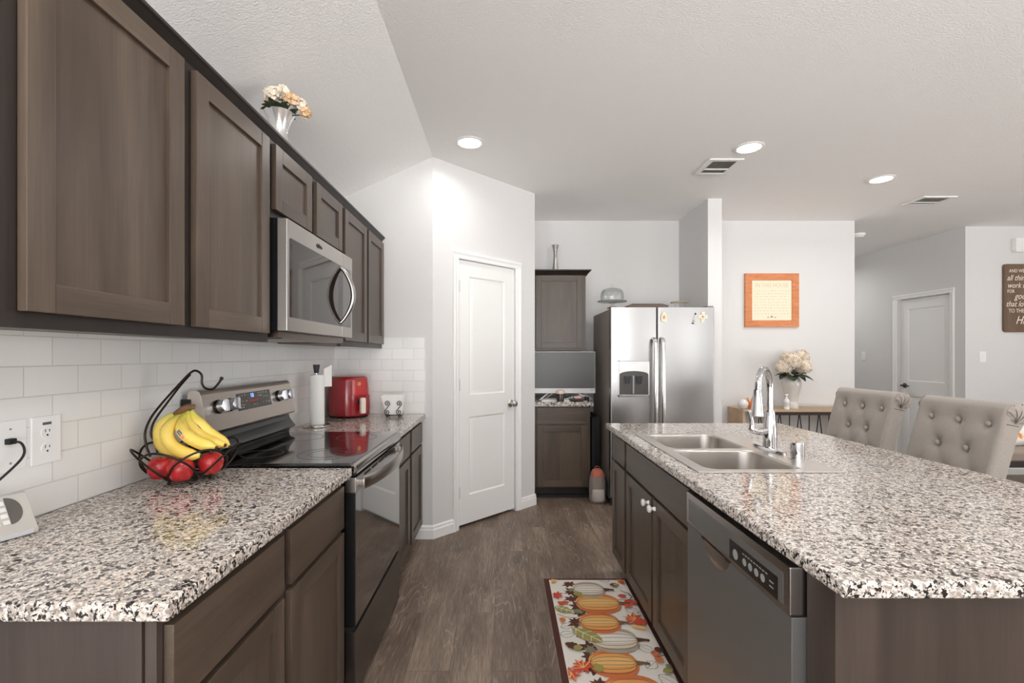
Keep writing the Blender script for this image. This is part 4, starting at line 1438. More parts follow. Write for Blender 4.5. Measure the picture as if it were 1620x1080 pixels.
tag(MB().lathe([(.001, 0), (.018, .0), (.03, .006), (.046, .03), (.05, .05), (.046, .07), (.03, .09), (.012, .098), (.001, .099)], (2.395, 4.79, TT), 28).build('glass_orb', plain('frosted_orb', S(226, 224, 222), .12, 0, .5), None, smooth=60), 'small round pale glass orb at the left end of the console', 'ornament')

# picture on the back wall
c = thing('framed_print', 'square orange wood framed print reading IN THIS HOUSE on the back wall', 'picture', (2.825, 5.06, 1.617))
PX0, PX1, PZ0, PZ1, PY = 2.541, 3.108, 1.614, 2.180, 5.06
mo = NT('orange_wood')
f = mo.noise(mo.pos((6, 6, 30)), 1.2, 4, .6, 1)
mo.set(Base_Color=mo.ramp(f, [(.3, S(186, 108, 60)), (.7, S(214, 138, 86))]), Roughness=.45)
fw = .072
m = MB()
for a, b, e, g in ((PX0, PX0 + fw, PZ0, PZ1), (PX1 - fw, PX1, PZ0, PZ1), (PX0 + fw, PX1 - fw, PZ0, PZ0 + fw), (PX0 + fw, PX1 - fw, PZ1 - fw, PZ1)):
    m.box(a, b, PY - .028, PY - .001, e, g, 0, .002)
m.build('frame', mo.mat, c)
pr = MB().box(PX0 + fw - .003, PX1 - fw + .003, PY - .016, PY - .002, PZ0 + fw - .003, PZ1 - fw + .003).build('print', plain('cream_board', S(236, 222, 196), .7), c)
PRM = frame((2.825, PY - .0162, 0), (1, 0, 0), (0, -1, 0))
FAINT = plain('faint_ink', S(206, 192, 172), .8)
text_mesh('title_lettering', 'IN THIS HOUSE', .062, PRM @ Matrix.Translation((0, 0, PZ1 - fw - .055)), FAINT, pr, sx=.83)
mm = MB(PRM)
random.seed(5)
for r in range(9):
    z = PZ1 - fw - .112 - r * .030
    x = -.185
    while x < .18:
        w = random.choice((.008, .012, .018, .022))
        mm.box(x, min(x + w, .19), 0, .0006, z - .0035, z + .0035)
        x += w + random.choice((.010, .016, .02))
mm.build('body_lettering', FAINT, pr)
mm = MB(PRM)
gz = PZ0 + fw + .035
mm.prism([(-.012, gz), (0, gz + .018), (.012, gz)], 'y', 0, .0008).box(-.022, .022, 0, .0008, gz - .006, gz - .002).box(-.047, -.03, 0, .0008, gz - .008, gz).box(.03, .047, 0, .0008, gz - .008, gz)
mm.build('motif', plain('motif_brown', S(140, 116, 92), .8), pr)

# sign on the dining wall
c = thing('wooden_sign', 'brown wooden wall sign with cream script verse on the dining wall', 'sign', (5.78, 5.28, 1.57))
SGX0, SGX1, SGZ0, SGZ1 = 5.505, 6.10, 1.572, 2.322
poly = []
for sx, sz, a0 in ((1, 1, 0), (-1, 1, 90), (-1, -1, 180), (1, -1, 270)):
    for i in range(5):
        a = math.radians(a0 + 22.5 * i)
        poly.append(((SGX0 + SGX1) / 2 + sx * ((SGX1 - SGX0) / 2 - .03) + .03 * math.cos(a), (SGZ0 + SGZ1) / 2 + sz * ((SGZ1 - SGZ0) / 2 - .03) + .03 * math.sin(a)))
bd = MB().prism(poly, 'y', 5.258, 5.279).build('board', wood('sign_wood', S(104, 82, 64), S(128, 104, 84), 'z', 1, .6, .3), c)
SM = frame((SGX0, 5.2578, 0), (1, 0, 0), (0, -1, 0))
CRM = plain('cream_lettering', S(238, 226, 208), .6)
for body, x, z, sz, sh in (('AND WE KNOW', .055, 2.245, .062, 0), ('all things', .03, 2.168, .105, .35), ('work together', .035, 2.085, .10, .35), ('FOR', .035, 2.020, .062, 0), ('good', .115, 1.965, .115, .35), ('that love', .02, 1.880, .105, .35), ('TO THE', .05, 1.805, .07, 0), ('His', .125, 1.700, .15, .4), ('pu', .255, 1.610, .065, .3)):
    text_mesh('lettering', body, sz * .84, SM @ Matrix.Translation((x, 0, z)), CRM, bd, shear=sh, align='LEFT', sx=.82)

c = thing('door_chime', 'white door chime box high on the dining wall above the sign', 'door chime', (5.72, 5.26, 2.45))
MB().box(5.605, 5.84, 5.225, 5.279, 2.47, 2.603, 0, .008).build('cover', WHITEP, c)
MB().box(5.615, 5.83, 5.235, 5.279, 2.452, 2.47).build('lower_lip', W_TRIM, c)


def switch(label, M):
    c = thing('light_switch', label, 'light switch', tuple(M.translation), 'light switches')
    MB(M).box(-.036, .036, .0005, .006, -.058, .058, 0, .002).build('cover_plate', PLATE, c)
    MB(M).box(-.017, .017, .006, .009, -.034, .034, 0, .0015).build('rocker', WHITEP, c)


switch('white light switch on the hall wall left of the hall door', frame((5.1, 6.77, 1.31), (0, 1, 0), (-1, 0, 0)))
switch('white light switch on the dining wall below the sign', frame((5.288, 5.28, 1.30), (1, 0, 0), (0, -1, 0)))

# ------------------------------------------------------------------ alcove: computer and clutter
HZ = .892
c = thing('computer', 'silver white all in one computer with dark screen in the alcove', 'computer', (.571, 4.55, HZ))
MB().box(.283, .858, 4.505, 4.535, .957, 1.352, 0, .003).build('housing', plain('silver_plastic', S(222, 221, 219), .3), c)
MB().box(.287, .854, 4.503, 4.506, 1.005, 1.347).build('screen', plain('grey_screen', S(70, 70, 69), .32), c)
mm = MB(frame((0, 4.505, 0), (1, 0, 0), (0, -1, 0)))
for i in range(3):
    mm.box(.815 + i * .012, .824 + i * .012, -.001, .0008, .985, .991)
mm.build('logo_mark', GREYM, c)
for x0, x1 in ((.44, .33), (.49, .39), (.68, .78), (.73, .84)):
    MB().tube([(x0, 4.54, .975), (x1, 4.60 if x0 in (.49, .73) else 4.47, HZ + .006)], .006, 8).build('stand_leg', WHITEP, c)
c = thing('keyboard', 'white keyboard lying under the computer in the alcove', 'keyboard', (.46, 4.43, HZ))
MB().prism([(4.40, HZ), (4.40, HZ + .008), (4.50, HZ + .016), (4.50, HZ)], 'x', .345, .60).build('case', WHITEP, c)
MB().prism([(4.406, HZ + .0088), (4.406, HZ + .0118), (4.494, HZ + .0188), (4.494, HZ + .0158)], 'x', .352, .593).build('key_field', plain('key_grey', S(212, 211, 209), .5), c)
c = thing('jar_candle', 'dark jar with pale pink lid in front of the computer', 'jar', (.512, 4.375, HZ))
MB().lathe([(.001, 0), (.033, 0), (.035, .004), (.035, .072), (.033, .075)], (.512, 4.375, HZ), 24).build('jar_body', plain('dark_brown_glass', S(58, 46, 42), .2), c)
MB().lathe([(.036, .073), (.037, .076), (.037, .098), (.034, .102), (.001, .102)], (.512, 4.375, HZ), 24).build('lid', plain('pale_pink', S(232, 206, 192), .5), c)
tag(MB().lathe([(.001, .003), (.045, .003), (.066, .018), (.07, .024), (.066, .024), (.045, .008), (.001, .008)], (.672, 4.40, HZ), 28).lathe([(.04, 0), (.045, .004)], (.672, 4.40, HZ), 28).build('trinket_dish', plain('grey_dish', S(112, 104, 100), .3), None, smooth=60), 'small grey round dish of trinkets on the alcove worktop', 'dish')
tag(MB().box(.645, .715, 4.39, 4.43, HZ + .024, HZ + .046, 0, .008).build('soap_block', plain('pink_soap', S(228, 176, 180), .5), None), 'pink block lying on the grey trinket dish', 'soap')
tag(MB().sphere((.622, 4.40, HZ + .034), (.016, .016, .014)).build('trinket', plain('teal_trinket', S(120, 160, 150), .4), None), 'pale teal trinket at the left of the grey dish', 'trinket')
tag(MB().lathe([(.001, 0), (.02, 0), (.022, .004), (.022, .04), (.001, .042)], (.762, 4.42, HZ), 20).build('dark_tin', plain('dark_tin', S(52, 46, 44), .35, .5), None), 'small dark tin right of the grey trinket dish', 'tin')
m = MB().tube(catmull([(.58, 4.46, HZ + .02), (.66, 4.47, HZ + .035), (.74, 4.46, HZ + .05), (.79, 4.45, HZ + .02), (.775, 4.41, HZ + .004), (.73, 4.385, HZ + .0035)], 6), .0035, 7)
tag(m.build('charging_cable', WHITEP, None), 'white charging cable looping under the computer screen', 'cable')
def rib(z):
    pr = [(0, .031), (.03, .031), (.10, .023), (.155, .018), (.20, .019), (.24, .025), (.268, .035), (.275, .038)]
    for (z0, r0), (z1, r1) in zip(pr, pr[1:]):
        if z0 <= z <= z1:
            return r0 + (r1 - r0) * (z - z0) / (z1 - z0) + .0016 * math.sin(z * 520)
RIB = [(.028, 0)] + [(rib(i * .275 / 90), i * .275 / 90 + .0001) for i in range(1, 91)] + [(.034, .272), (.02, .235), (.001, .2)]
tag(MB().lathe(RIB, (.512, 4.80, 2.148), 32).build('vase', plain('dark_silver', (.50, .48, .46), .2, .95), None, smooth=60), 'slim silver bottle vase on top of the alcove upper cabinet', 'vase')

# ------------------------------------------------------------------ on and beside the refrigerator
FT = 1.722
CGL = thin_glass('thin_glass')
c = thing('cake_stand', 'glass cake stand with domed lid on top of the refrigerator', 'cake stand', (1.03, 4.56, FT))
cx_, cy_ = 1.03, 4.56
MB().lathe([(.07, 0), (.07, .004), (.03, .012), (.014, .03), (.013, .07), (.03, .092), (.06, .1), (.128, .102), (.134, .106), (.134, .112), (.127, .110), (.001, .108)], (cx_, cy_, FT), 40).build('stand', CGL, c, smooth=60)
d = MB().lathe([(.108, .111), (.112, .113), (.112, .165), (.104, .20), (.085, .222), (.04, .236), (.012, .24), (.001, .24)], (cx_, cy_, FT), 40).lathe([(.105, .112), (.108, .165), (.100, .198), (.083, .218), (.04, .232), (.001, .236)], (cx_, cy_, FT), 40).build('dome', CGL, c, smooth=60)
MB().lathe([(.008, .240), (.007, .248), (.013, .255), (.015, .264), (.010, .273), (.001, .275)], (cx_, cy_, FT), 20).build('dome_knob', CGL, d, smooth=60)
MB().tube([(cx_ + .134 * math.cos(i * .1963), cy_ + .134 * math.sin(i * .1963), FT + .109) for i in range(32)], .005, 8, closed=True).build('plate_edge', plain('grey_glass_edge', S(140, 146, 146), .1), c)
def trayring(i, z):
    return [(1.10 + i, 4.23 + i, FT + z), (1.455 - i, 4.23 + i, FT + z), (1.455 - i, 4.50 - i, FT + z), (1.10 + i, 4.50 - i, FT + z)]
m = MB().loft([trayring(.004, .001), trayring(0, .030), trayring(0, .037), trayring(.045, .056)])
tag(m.build('serving_tray', plain('tray_brown', S(96, 78, 66), .5), None), 'dark brown upturned tray on top of the refrigerator', 'tray')
c = thing('pedestal_dish', 'small glass pedestal dish right of the brown tray on the refrigerator', 'dish', (1.60, 4.36, FT))
MB().lathe([(.066, 0), (.066, .005), (.048, .012), (.048, .066), (.074, .070), (.077, .078), (.001, .076)], (1.60, 4.36, FT), 32).build('dish_body', CGL, c, smooth=40)
MB().tube([(1.60 + .078 * math.cos(i * .1963), 4.36 + .078 * math.sin(i * .1963), FT + .077) for i in range(32)], .0035, 7, closed=True).build('rim', plain('gilded_rim', S(176, 166, 130), .3, .4), c)
rf = bpy.data.objects['refrigerator']
MB().box(1.765, 1.822, 4.16, 4.30, 1.733, 1.747, 0, .004).build('hinge_cover', plain('hinge_grey', S(132, 128, 124), .5), rf)
MB().box(.925, .98, 4.16, 4.30, 1.733, 1.745, 0, .004).build('hinge_cover', plain('hinge_grey_dark', S(132, 128, 124), .5), rf)
MGM = frame((0, 4.142, 0), (1, 0, 0), (0, -1, 0))
c = thing('fridge_magnet', 'peach teardrop magnet at the upper left of the right refrigerator door', 'magnet', (1.386, 4.14, 1.65), 'refrigerator magnets')
MB(MGM).prism([(1.36, 1.612), (1.398, 1.604), (1.41, 1.61), (1.406, 1.66), (1.398, 1.686), (1.384, 1.692), (1.368, 1.68), (1.358, 1.655)], 'y', 0, .006, 0, .0015).build('plaque', plain('peach_magnet', S(236, 214, 186), .5), c)
MB(MGM).prism([(1.375, 1.63), (1.392, 1.63), (1.395, 1.65), (1.385, 1.668), (1.372, 1.65)], 'y', .0055, .008).build('motif', plain('tan_motif', S(196, 150, 110), .6), c)
c = thing('fridge_magnet', 'cream cross magnet at the upper right of the right refrigerator door', 'magnet', (1.72, 4.142, 1.65), 'refrigerator magnets')
MB(MGM).prism([(1.706, 1.602), (1.732, 1.602), (1.733, 1.636), (1.760, 1.637), (1.760, 1.662), (1.734, 1.662), (1.735, 1.692), (1.708, 1.692), (1.708, 1.662), (1.680, 1.662), (1.680, 1.637), (1.706, 1.636)], 'y', -.002, .006, 0, .0015).build('cross', plain('cream_magnet', S(238, 228, 210), .5), c)
MB(MGM).box(1.714, 1.726, .0055, .0075, 1.615, 1.68).box(1.69, 1.75, .0055, .0075, 1.645, 1.655).build('inlay', plain('tan_inlay', S(222, 196, 160), .6), c)
c = thing('fridge_magnet', 'slim tilted grey magnet left of the cross on the refrigerator', 'magnet', (1.646, 4.142, 1.64), 'refrigerator magnets')
KM = MGM @ Matrix.Translation((1.648, 0, 1.638)) @ Matrix.Rotation(.25, 4, 'Y')
MB(KM).box(-.009, .009, 0, .005, -.04, .03, 0, .001).build('strip', plain('grey_magnet', S(192, 186, 180), .5), c)
MB(KM).box(-.006, .006, 0, .005, .031, .046, 0, .001).box(-.010, .010, .001, .006, -.030, -.026).box(-.012, .008, 0, .005, -.052, -.043, 0, .001).build('dark_tip', BLKM, c)

tag(MB().box(.818, .845, 4.47, 4.92, .001, .735).box(.85, .90, 4.50, 4.90, .001, .735, 0, .004).build('folded_step_stool', BLKM, None), 'tall flat black folded step stool in the gap left of the refrigerator', 'step stool')
c = thing('backpack', 'small grey backpack with coral top on the floor by the refrigerator', 'bag', (.835, 4.28, 0))
def ssec(z, wx, wy, ox=0, oy=0, n=28):
    return [(.835 + ox + wx * (abs(math.cos(a)) ** .7) * (1 if math.cos(a) > 0 else -1), 4.285 + oy + wy * (abs(math.sin(a)) ** .7) * (1 if math.sin(a) > 0 else -1), z) for a in [2 * math.pi * i / n for i in range(n)]]
GREYF = fabric('grey_pack_fabric', S(128, 118, 112), S(158, 148, 140), 300)
MB().loft([ssec(.003, .062, .052), ssec(.02, .07, .06), ssec(.12, .072, .062), ssec(.20, .068, .06), ssec(.235, .062, .056)]).build('body', GREYF, c, smooth=60)
MB().loft([ssec(.235, .0622, .0562), ssec(.262, .055, .05), ssec(.288, .042, .04), ssec(.300, .02, .02)]).build('top_flap', fabric('coral_fabric', S(176, 96, 78), S(206, 126, 104), 300), c, smooth=60)
MB().loft([ssec(.025, .056, .03, 0, -.042), ssec(.06, .06, .036, 0, -.044), ssec(.11, .058, .034, 0, -.042), ssec(.128, .054, .026, 0, -.036)]).build('front_pocket', fabric('pale_pack_fabric', S(168, 158, 150), S(196, 188, 180), 300), c, smooth=60)
MB().tube(catmull([(.895, 4.26, .23), (.902, 4.235, .20), (.900, 4.235, .12), (.892, 4.24, .05)], 5), .006, 7).build('strap', BLKM, c)
MB().tube(catmull([(.81, 4.28, .298), (.815, 4.275, .318), (.84, 4.275, .322), (.858, 4.28, .298)], 4), .004, 7).build('handle', plain('coral_strap', S(170, 90, 74), .8), c)

# ------------------------------------------------------------------ bar stools
def bar_stool(label, y_c, rot, w=.466):
    """local: x away from the island, y along the island; the backrest is at the +x side of the seat"""
    c = thing('bar_stool', label, 'bar stool', (1.83, y_c, 0), 'tufted counter stools', local=True, rot=rot)
    hw = w / 2
    # seat and legs
    MB().box(-.20, .20, -hw + .005, hw - .005, .555, .655, 0, .03, 3).build('seat', LINEN, c)
    for sx in (-.17, .19):
        for sy in (-hw + .03, hw - .03):
            MB().cyl((sx * 1.08, sy * 1.03, 0), (sx, sy, .56), .015, .022, 12).build('leg', DKWOOD, c)
    MB().box(-.18, -.155, -hw + .03, hw - .03, .18, .21).build('footrest', DKWOOD, c)
    lean = .27
    fx_ = lambda z: .31 - (1.1 - z) * lean
    btn = []
    for r, z in enumerate((1.015, .895, .775)):
        ys = (-.145, 0, .145) if r % 2 == 0 else (-.073, .073)
        btn += [(y, z) for y in ys]
    rr = .046
    prof = []
    zc = 1.066
    xc = fx_(zc) + rr * .98
    N = 26
    for i in range(N):
        z = .60 + (zc - .01 - .60) * i / (N - 1)
        prof.append((fx_(z), z, 1))
    for i in range(1, 13):
        a = math.pi - math.pi * 1.35 * i / 12
        prof.append((xc + rr * 1.02 * math.cos(a), zc + rr * math.sin(a), max(0, 1 - i / 4)))
    xb, zb = prof[-1][0] - .005, prof[-1][1] - .02
    xb = fx_(.98) + .062
    for i in range(9):
        z = .985 - (.985 - .60) * i / 8
        prof.append((fx_(z) + .064, z, 0))
    NY = 40
    rows = []
    for (x, z, wgt) in prof:
        row = []
        for j in range(NY + 1):
            y = -hw + w * j / NY
            e = min(1, (hw - abs(y)) / .018)
            off = 0
            if wgt > 0:
                dim = 0
                for (by, bz) in btn:
                    d2 = (y - by) ** 2 + (z - bz) ** 2
                    dim += .017 * math.exp(-d2 / (2 * .022 ** 2)) + .006 * math.exp(-d2 / (2 * .05 ** 2))
                for k_, (by, bz) in enumerate(btn):        # soft pleats between neighbouring buttons
                    for (cy, cz) in btn[k_ + 1:]:
                        L2 = (by - cy) ** 2 + (bz - cz) ** 2
                        if .01 < L2 < .023:
                            t = max(0, min(1, ((y - by) * (cy - by) + (z - bz) * (cz - bz)) / L2))
                            q2 = (y - by - t * (cy - by)) ** 2 + (z - bz - t * (cz - bz)) ** 2
                            dim += .0035 * math.exp(-q2 / (2 * .009 ** 2))
                off = wgt * (dim - .008)
            off += (1 - math.sqrt(max(0, 1 - (1 - e) ** 2))) * .015 * (1 if wgt else 0)
            row.append((x + off, y, z))
        rows.append(row)
    t = MB()
    ring = [[rows[i][j] for i in range(len(rows))] for j in range(NY + 1)]
    t.loft(ring)
    bk = t.build('backrest', LINEN, c, smooth=60)
    for (by, bz) in btn:
        MB().sphere((fx_(bz) + .008, by, bz), (.008, .0125, .0125), 14, 10).build('button', LINEN, bk, smooth=60)
    # pleated ends of the rolled top
    for sg in (-1, 1):
        rings = []
        for k in range(6):
            s_ = 1 - k / 5
            rg = []
            for i in range(40):
                a = 2 * math.pi * i / 40
                rg.append((xc + rr * s_ * math.cos(a), sg * (hw - .003 + .016 * math.sqrt(max(0, 1 - s_ * s_)) + .0025 * math.sin(a * 9) * s_), zc + rr * s_ * math.sin(a)))
            rings.append(rg)
        en = MB().loft(rings).build('roll_end', LINEN, bk, smooth=60)
        m_ = MB()
        p0 = Vector((xc - rr * .5, sg * (hw + .0075), zc - rr * .8))
        for ang in (165, 120, 75, 35):
            a = math.radians(ang)
            p1 = Vector((xc + rr * .96 * math.cos(a), sg * (hw + .002), zc + rr * .96 * math.sin(a)))
            mid = Vector(((p0.x + p1.x) / 2, sg * (hw + .0148), (p0.z + p1.z) / 2))
            m_.tube(catmull([p0, mid, p1], 4), .0011, 5)
        m_.build('pleat_crease', LINEND, en)
    MB().tube([(fx_(zc - .042) + .006, -hw - .0008, zc - .042), (fx_(zc - .042) + .055, -hw - .0008, zc - .052)], .0014, 5).build('seam', LINEND, bk)
    return c


bar_stool('far taupe tufted bar stool, nearer the console table', 2.835, 0)
bar_stool('near taupe tufted bar stool, in front of the dining bench', 2.245, -.03, .448)

# ------------------------------------------------------------------ dining bench and cushion at the right edge
c = thing('dining_bench', 'taupe upholstered dining bench with dark legs by the dining wall', 'bench', (5.1, 4.37, 0))
MB().box(4.22, 6.0, 4.15, 4.60, .39, .475, 0, .03, 3).build('seat', fabric('taupe_bench', S(138, 122, 110), S(162, 146, 132), 380), c)
MB().box(4.27, 5.95, 4.19, 4.56, .33, .392).build('apron', DKWOOD, c)
for x in (4.31, 5.90):
    for y in (4.22, 4.53):
        MB().cyl((x, y, 0), (x, y, .335), .020, .028, 12).build('leg', DKWOOD, c)
mp = NT('autumn_cushion')
f1 = mp.noise(mp.pos((1, 1, 1)), 7, 3, .6, 1.5)
colr = mp.ramp(f1, [(.40, S(240, 238, 234)), (.50, S(244, 240, 232)), (.53, S(236, 170, 96)), (.60, S(214, 110, 56)), (.70, S(226, 190, 110))])
mp.set(Base_Color=colr, Roughness=.85)
m = MB()
rings = []
n = 14
Pm = Matrix.Translation((4.87, 4.46, .64)) @ Matrix.Rotation(math.radians(-14), 4, 'X')
def pil(sg):
    rows = []
    for i in range(n + 1):
        row = []
        for j in range(n + 1):
            u, v = i / n * 2 - 1, j / n * 2 - 1
            th = .075 * ((1 - u ** 4) * (1 - v ** 4)) ** .55
            pin = 1 - .06 * (1 - abs(u) ** 2) * abs(v) ** 3
            pin2 = 1 - .06 * (1 - abs(v) ** 2) * abs(u) ** 3
            row.append(Pm @ Vector((.22 * u * pin2, sg * th, .17 * v * pin)))
        rows.append(row)
    return rows
m.grid(pil(-1)).grid(pil(1))
tag(m.build('cushion', mp.mat, None, smooth=80), 'white cushion with orange autumn leaves leaning on the dining bench', 'cushion')

# ------------------------------------------------------------------ rug
RB = plain('rug_border', S(82, 44, 38), .95, var=.2, vs=500)
RW = plain('rug_white', S(236, 230, 220), .95, var=.08, vs=420)
RO = plain('rug_orange', S(230, 164, 92), .95, var=.1, vs=300)
RD = plain('rug_red_orange', S(212, 118, 68), .95, var=.12, vs=300)
RY = plain('rug_gold', S(238, 190, 120), .95, var=.1, vs=300)
RC = plain('rug_cream', S(222, 208, 188), .95, var=.08, vs=300)
RG = plain('rug_grey', S(176, 164, 146), .95, var=.1, vs=300)
RL = plain('rug_line', S(124, 92, 66), .95)
RGN = plain('rug_green', S(160, 152, 82), .95, var=.15, vs=300)
RSG = plain('rug_sage', S(132, 130, 104), .95, var=.15, vs=300)
RBR = plain('rug_brown', S(92, 56, 42), .95, var=.15, vs=300)
RR = plain('rug_red', S(206, 82, 58), .95, var=.15, vs=300)
RK = plain('rug_ink', S(96, 92, 90), .95)
mats = [RB, RW, RO, RD, RY, RC, RG, RL, RGN, RSG, RBR, RR, RK]
IB, IW, IO, ID, IY, IC, IG, IL, IGN, ISG, IBR, IR, IK = range(13)
rx0, rx1, ry0, ry1 = .232, .715, 1.50, 2.797
m = MB().box(rx0, rx1, ry0, ry1, .0005, .008, IB, .002)
lv = [.0082]
def flat(pts, mi, up=.00012):
    lv[0] += up
    P = [Vector((x, y, 0)) for x, y in pts]
    ar = sum(P[i].x * P[(i + 1) % len(P)].y - P[(i + 1) % len(P)].x * P[i].y for i in range(len(P)))
    if ar < 0:
        P = P[::-1]
    m.face([(p.x, p.y, lv[0]) for p in P], mi)
def ell(cx, cy, a, b, p=2.0, n=28):
    o = []
    for i in range(n):
        t = 2 * math.pi * i / n
        o.append((cx + a * abs(math.cos(t)) ** (2 / p) * (1 if math.cos(t) > 0 else -1), cy + b * abs(math.sin(t)) ** (2 / p) * (1 if math.sin(t) > 0 else -1)))
    return o
def stroke(pts, w, mi):
    P = [Vector((x, y, 0)) for x, y in pts]
    lv[0] += .00005
    for a, b in zip(P, P[1:]):
        d = (b - a)
        if d.length < 1e-5:
            continue
        s_ = Vector((-d.y, d.x, 0)).normalized() * w / 2
        e = d.normalized() * w * .3
        Q = [a - e - s_, b + e - s_, b + e + s_, a - e + s_]
        m.face([(p.x, p.y, lv[0]) for p in Q], mi)
flat([(rx0 + .027, ry0 + .018), (rx1 - .018, ry0 + .018), (rx1 - .018, ry1 - .018), (rx0 + .027, ry1 - .018)], IW)
def clampx(x):
    return max(rx0 + .028, min(rx1 - .019, x))
def maple(cx, cy, s_, rot, mi, vein=None):
    o = []
    star = [(0, 1.0), (.13, .62), (.42, .72), (.34, .42), (.95, .38), (.55, .08), (.72, -.35), (.2, -.2), (.05, -.55), (-.05, -.55), (-.2, -.2), (-.72, -.35), (-.55, .08), (-.95, .38), (-.34, .42), (-.42, .72), (-.13, .62)]
    for x, y in star:
        o.append((clampx(cx + s_ * (x * math.cos(rot) - y * math.sin(rot))), cy + s_ * (x * math.sin(rot) + y * math.cos(rot))))
    # star shaped outline: build as a fan so that it stays simple
    lv[0] += .00012
    for i in range(len(o)):
        a, b = o[i], o[(i + 1) % len(o)]
        q_ = [(clampx(cx), cy), b, a]
        m.face([(p[0], p[1], lv[0]) for p in q_], mi)
    if vein is not None:
        for x, y in ((0, .85), (.75, .3), (-.75, .3), (.35, .55), (-.35, .55)):
            stroke([(cx, cy), (clampx(cx + s_ * (x * math.cos(rot) - y * math.sin(rot))), cy + s_ * (x * math.sin(rot) + y * math.cos(rot)))], .004, vein)
def leafy(cx, cy, L, w, rot, mi, vein=None, outline=False):
    o = []
    for i in range(9):
        t = i / 8
        o.append((t - .5, .5 * math.sin(math.pi * t) ** .8 * (1 + (.25 if i % 2 else 0))))
    o = o + [(x, -y) for x, y in o[::-1]][1:-1]
    q_ = [(clampx(cx + L * x * math.cos(rot) - w * y * math.sin(rot)), cy + L * x * math.sin(rot) + w * y * math.cos(rot)) for x, y in o]
    if outline:
        stroke(q_ + [q_[0]], .0022, mi)
        stroke([q_[0], q_[8]], .0018, mi)
    else:
        flat(q_, mi)
        if vein is not None:
            stroke([q_[0], q_[8]], .004, vein)
            for k in (2, 4, 6):
                mx, my = q_[0][0] + (q_[8][0] - q_[0][0]) * (k - 1) / 8, q_[0][1] + (q_[8][1] - q_[0][1]) * (k - 1) / 8
                stroke([(mx, my), q_[k]], .0025, vein)
                stroke([(mx, my), q_[16 - k]], .0025, vein)
def pumpkin(cx, cy, a, b, kind):
    base, mid, hi = {'o': (ID, IO, IY), 'c': (IG, IC, IW), 'y': (ID, IO, IY)}[kind]
    flat(ell(cx, cy, a, b, 2.3), base)
    flat(ell(cx - .002, cy + b * .06, a * .97, b * .70, 2.5), mid)
    flat(ell(cx - .004, cy + b * .12, a * .93, b * .36, 2.6), hi)
    for k in (-.72, -.42, -.12, .18, .46, .74):
        pts = []
        for i in range(13):
            t = i / 12 * 2 - 1
            pts.append((cx + a * .985 * t, cy + b * k * max(0, 1 - abs(t) ** 3.2) ** .8))
        stroke(pts, .003, IL)
    # stem pointing to the cabinets
    flat([(cx + a * .95, cy - .016), (cx + a + .022, cy - .008), (cx + a + .048, cy - .012), (cx + a + .05, cy + .004), (cx + a + .02, cy + .012), (cx + a * .95, cy + .018)], IL if kind != 'c' else IBR)
# leaves down the left side, under the pumpkins
for k, y in enumerate([2.72, 2.64, 2.57, 2.49, 2.41, 2.33, 2.24, 2.15, 2.07, 1.98, 1.89, 1.80, 1.72, 1.63]):
    maple(.372 + .012 * math.sin(k * 2.1), y, .05 + .012 * (k % 2), .6 + k * 1.3, IBR)
for y, r_, g in ((2.655, .03, ISG), (2.43, .038, ISG), (2.31, .034, ISG), (2.12, .04, ISG), (1.86, .036, ISG)):
    maple(.375, y, r_, y * 5, g)
pumpkin(.492, 1.66, .112, .088, 'c')
pumpkin(.505, 1.84, .122, .11, 'o')
pumpkin(.462, 2.02, .105, .092, 'o')
pumpkin(.505, 2.185, .110, .098, 'c')
pumpkin(.465, 2.325, .100, .092, 'y')
pumpkin(.492, 2.505, .118, .100, 'o')
pumpkin(.468, 2.65, .090, .088, 'c')
leafy(.385, 2.222, .17, .075, -.75, IGN, IW)
leafy(.300, 2.445, .11, .05, -.5, IGN, IW)
leafy(.40, 2.60, .05, .05, .3, IGN)
leafy(.39, 1.985, .05, .05, .3, IGN)
maple(.292, 2.585, .045, 1.1, IR)
leafy(.318, 2.51, .045, .028, .2, IR)
leafy(.295, 2.505, .04, .024, 2.4, IR)
maple(.33, 1.985, .062, .5, IR, IY)
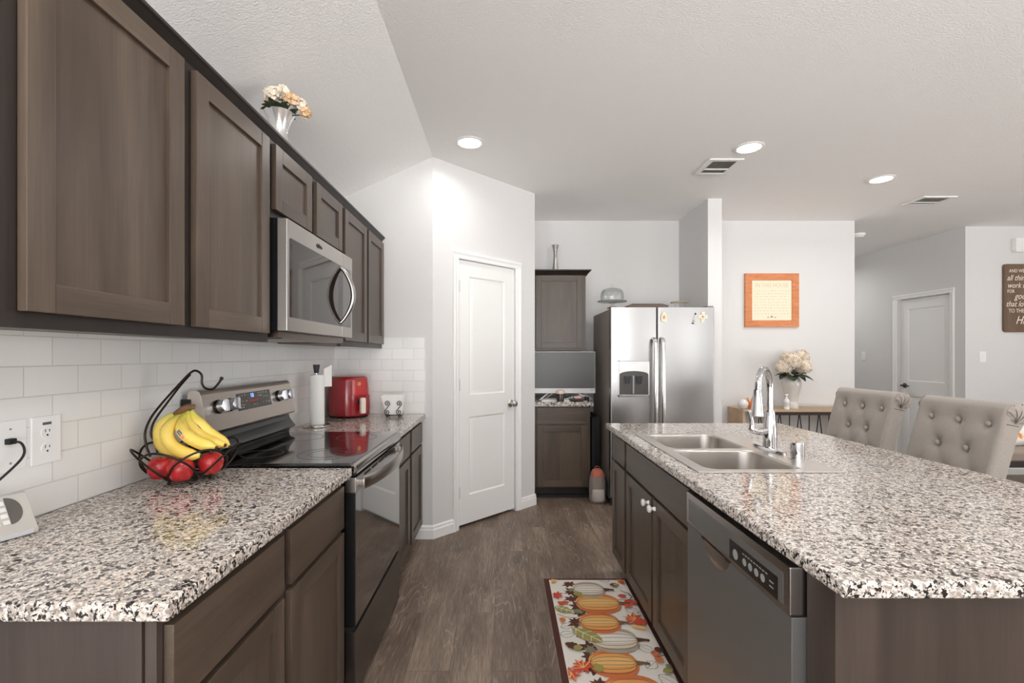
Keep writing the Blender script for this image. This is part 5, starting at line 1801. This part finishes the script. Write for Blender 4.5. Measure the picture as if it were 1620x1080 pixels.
maple(.275, 1.95, .05, 2.2, IR, IY)
maple(.285, 2.745, .03, .4, IY)
stroke([(.265, 2.395), (.31, 2.365), (.36, 2.36)], .004, IBR)
flat(ell(.285, 2.345, .015, .017), ID)
flat(ell(.295, 2.365, .009, .010), IY)
leafy(.305, 2.135, .075, .042, -.5, IBR)
flat(ell(.325, 2.118, .018, .02), IGN)
leafy(.622, 2.70, .055, .034, 0, IBR)
flat(ell(.628, 2.70, .014, .013), IGN)
leafy(.668, 2.745, .05, .034, -.8, ID)
flat(ell(.675, 2.73, .012, .016), IR)
for x, y, rt in ((.635, 2.575, .1), (.655, 2.52, .3), (.640, 2.475, -.1), (.685, 2.505, .9)):
    leafy(x, y, .052, .03, rt, IR)
stroke([(.64, 2.63), (.675, 2.60), (.685, 2.56), (.665, 2.535)], .006, IK)
stroke([(.60, 2.53), (.69, 2.53)], .004, IBR)
maple(.645, 2.345, .065, 1.15, IR, IY)
maple(.668, 2.315, .05, .3, IR)
leafy(.645, 2.275, .085, .026, -.25, IY)
for x, y, r_ in ((.655, 2.075, .017), (.660, 2.035, .018), (.678, 2.10, .018)):
    flat(ell(x, y, r_, r_ * 1.1), ID if x < .67 else IBR)
stroke([(.66, 2.05), (.69, 2.06)], .005, IK)
leafy(.675, 1.965, .06, .03, .5, IGN)
leafy(.690, 1.985, .04, .035, .9, ISG)
for x, y, L, w, rt in ((.575, 2.745, .06, .035, -.4), (.648, 2.425, .075, .045, -.6), (.685, 2.39, .05, .03, .8), (.30, 2.285, .07, .04, .5), (.29, 2.215, .075, .045, .2), (.625, 2.105, .075, .045, -.7), (.615, 1.995, .065, .045, .7), (.655, 1.90, .09, .055, -.8), (.29, 1.80, .08, .05, .5), (.66, 1.72, .08, .05, .4)):
    leafy(x, y, L, w, rt, IK, outline=True)
maple(.285, 1.70, .055, .8, IR, IY)
maple(.66, 1.62, .05, .2, ID, IY)
tag(m.build('rug', mats, None, smooth=0), 'autumn pumpkin pattern runner rug on the floor beside the island', 'rug')
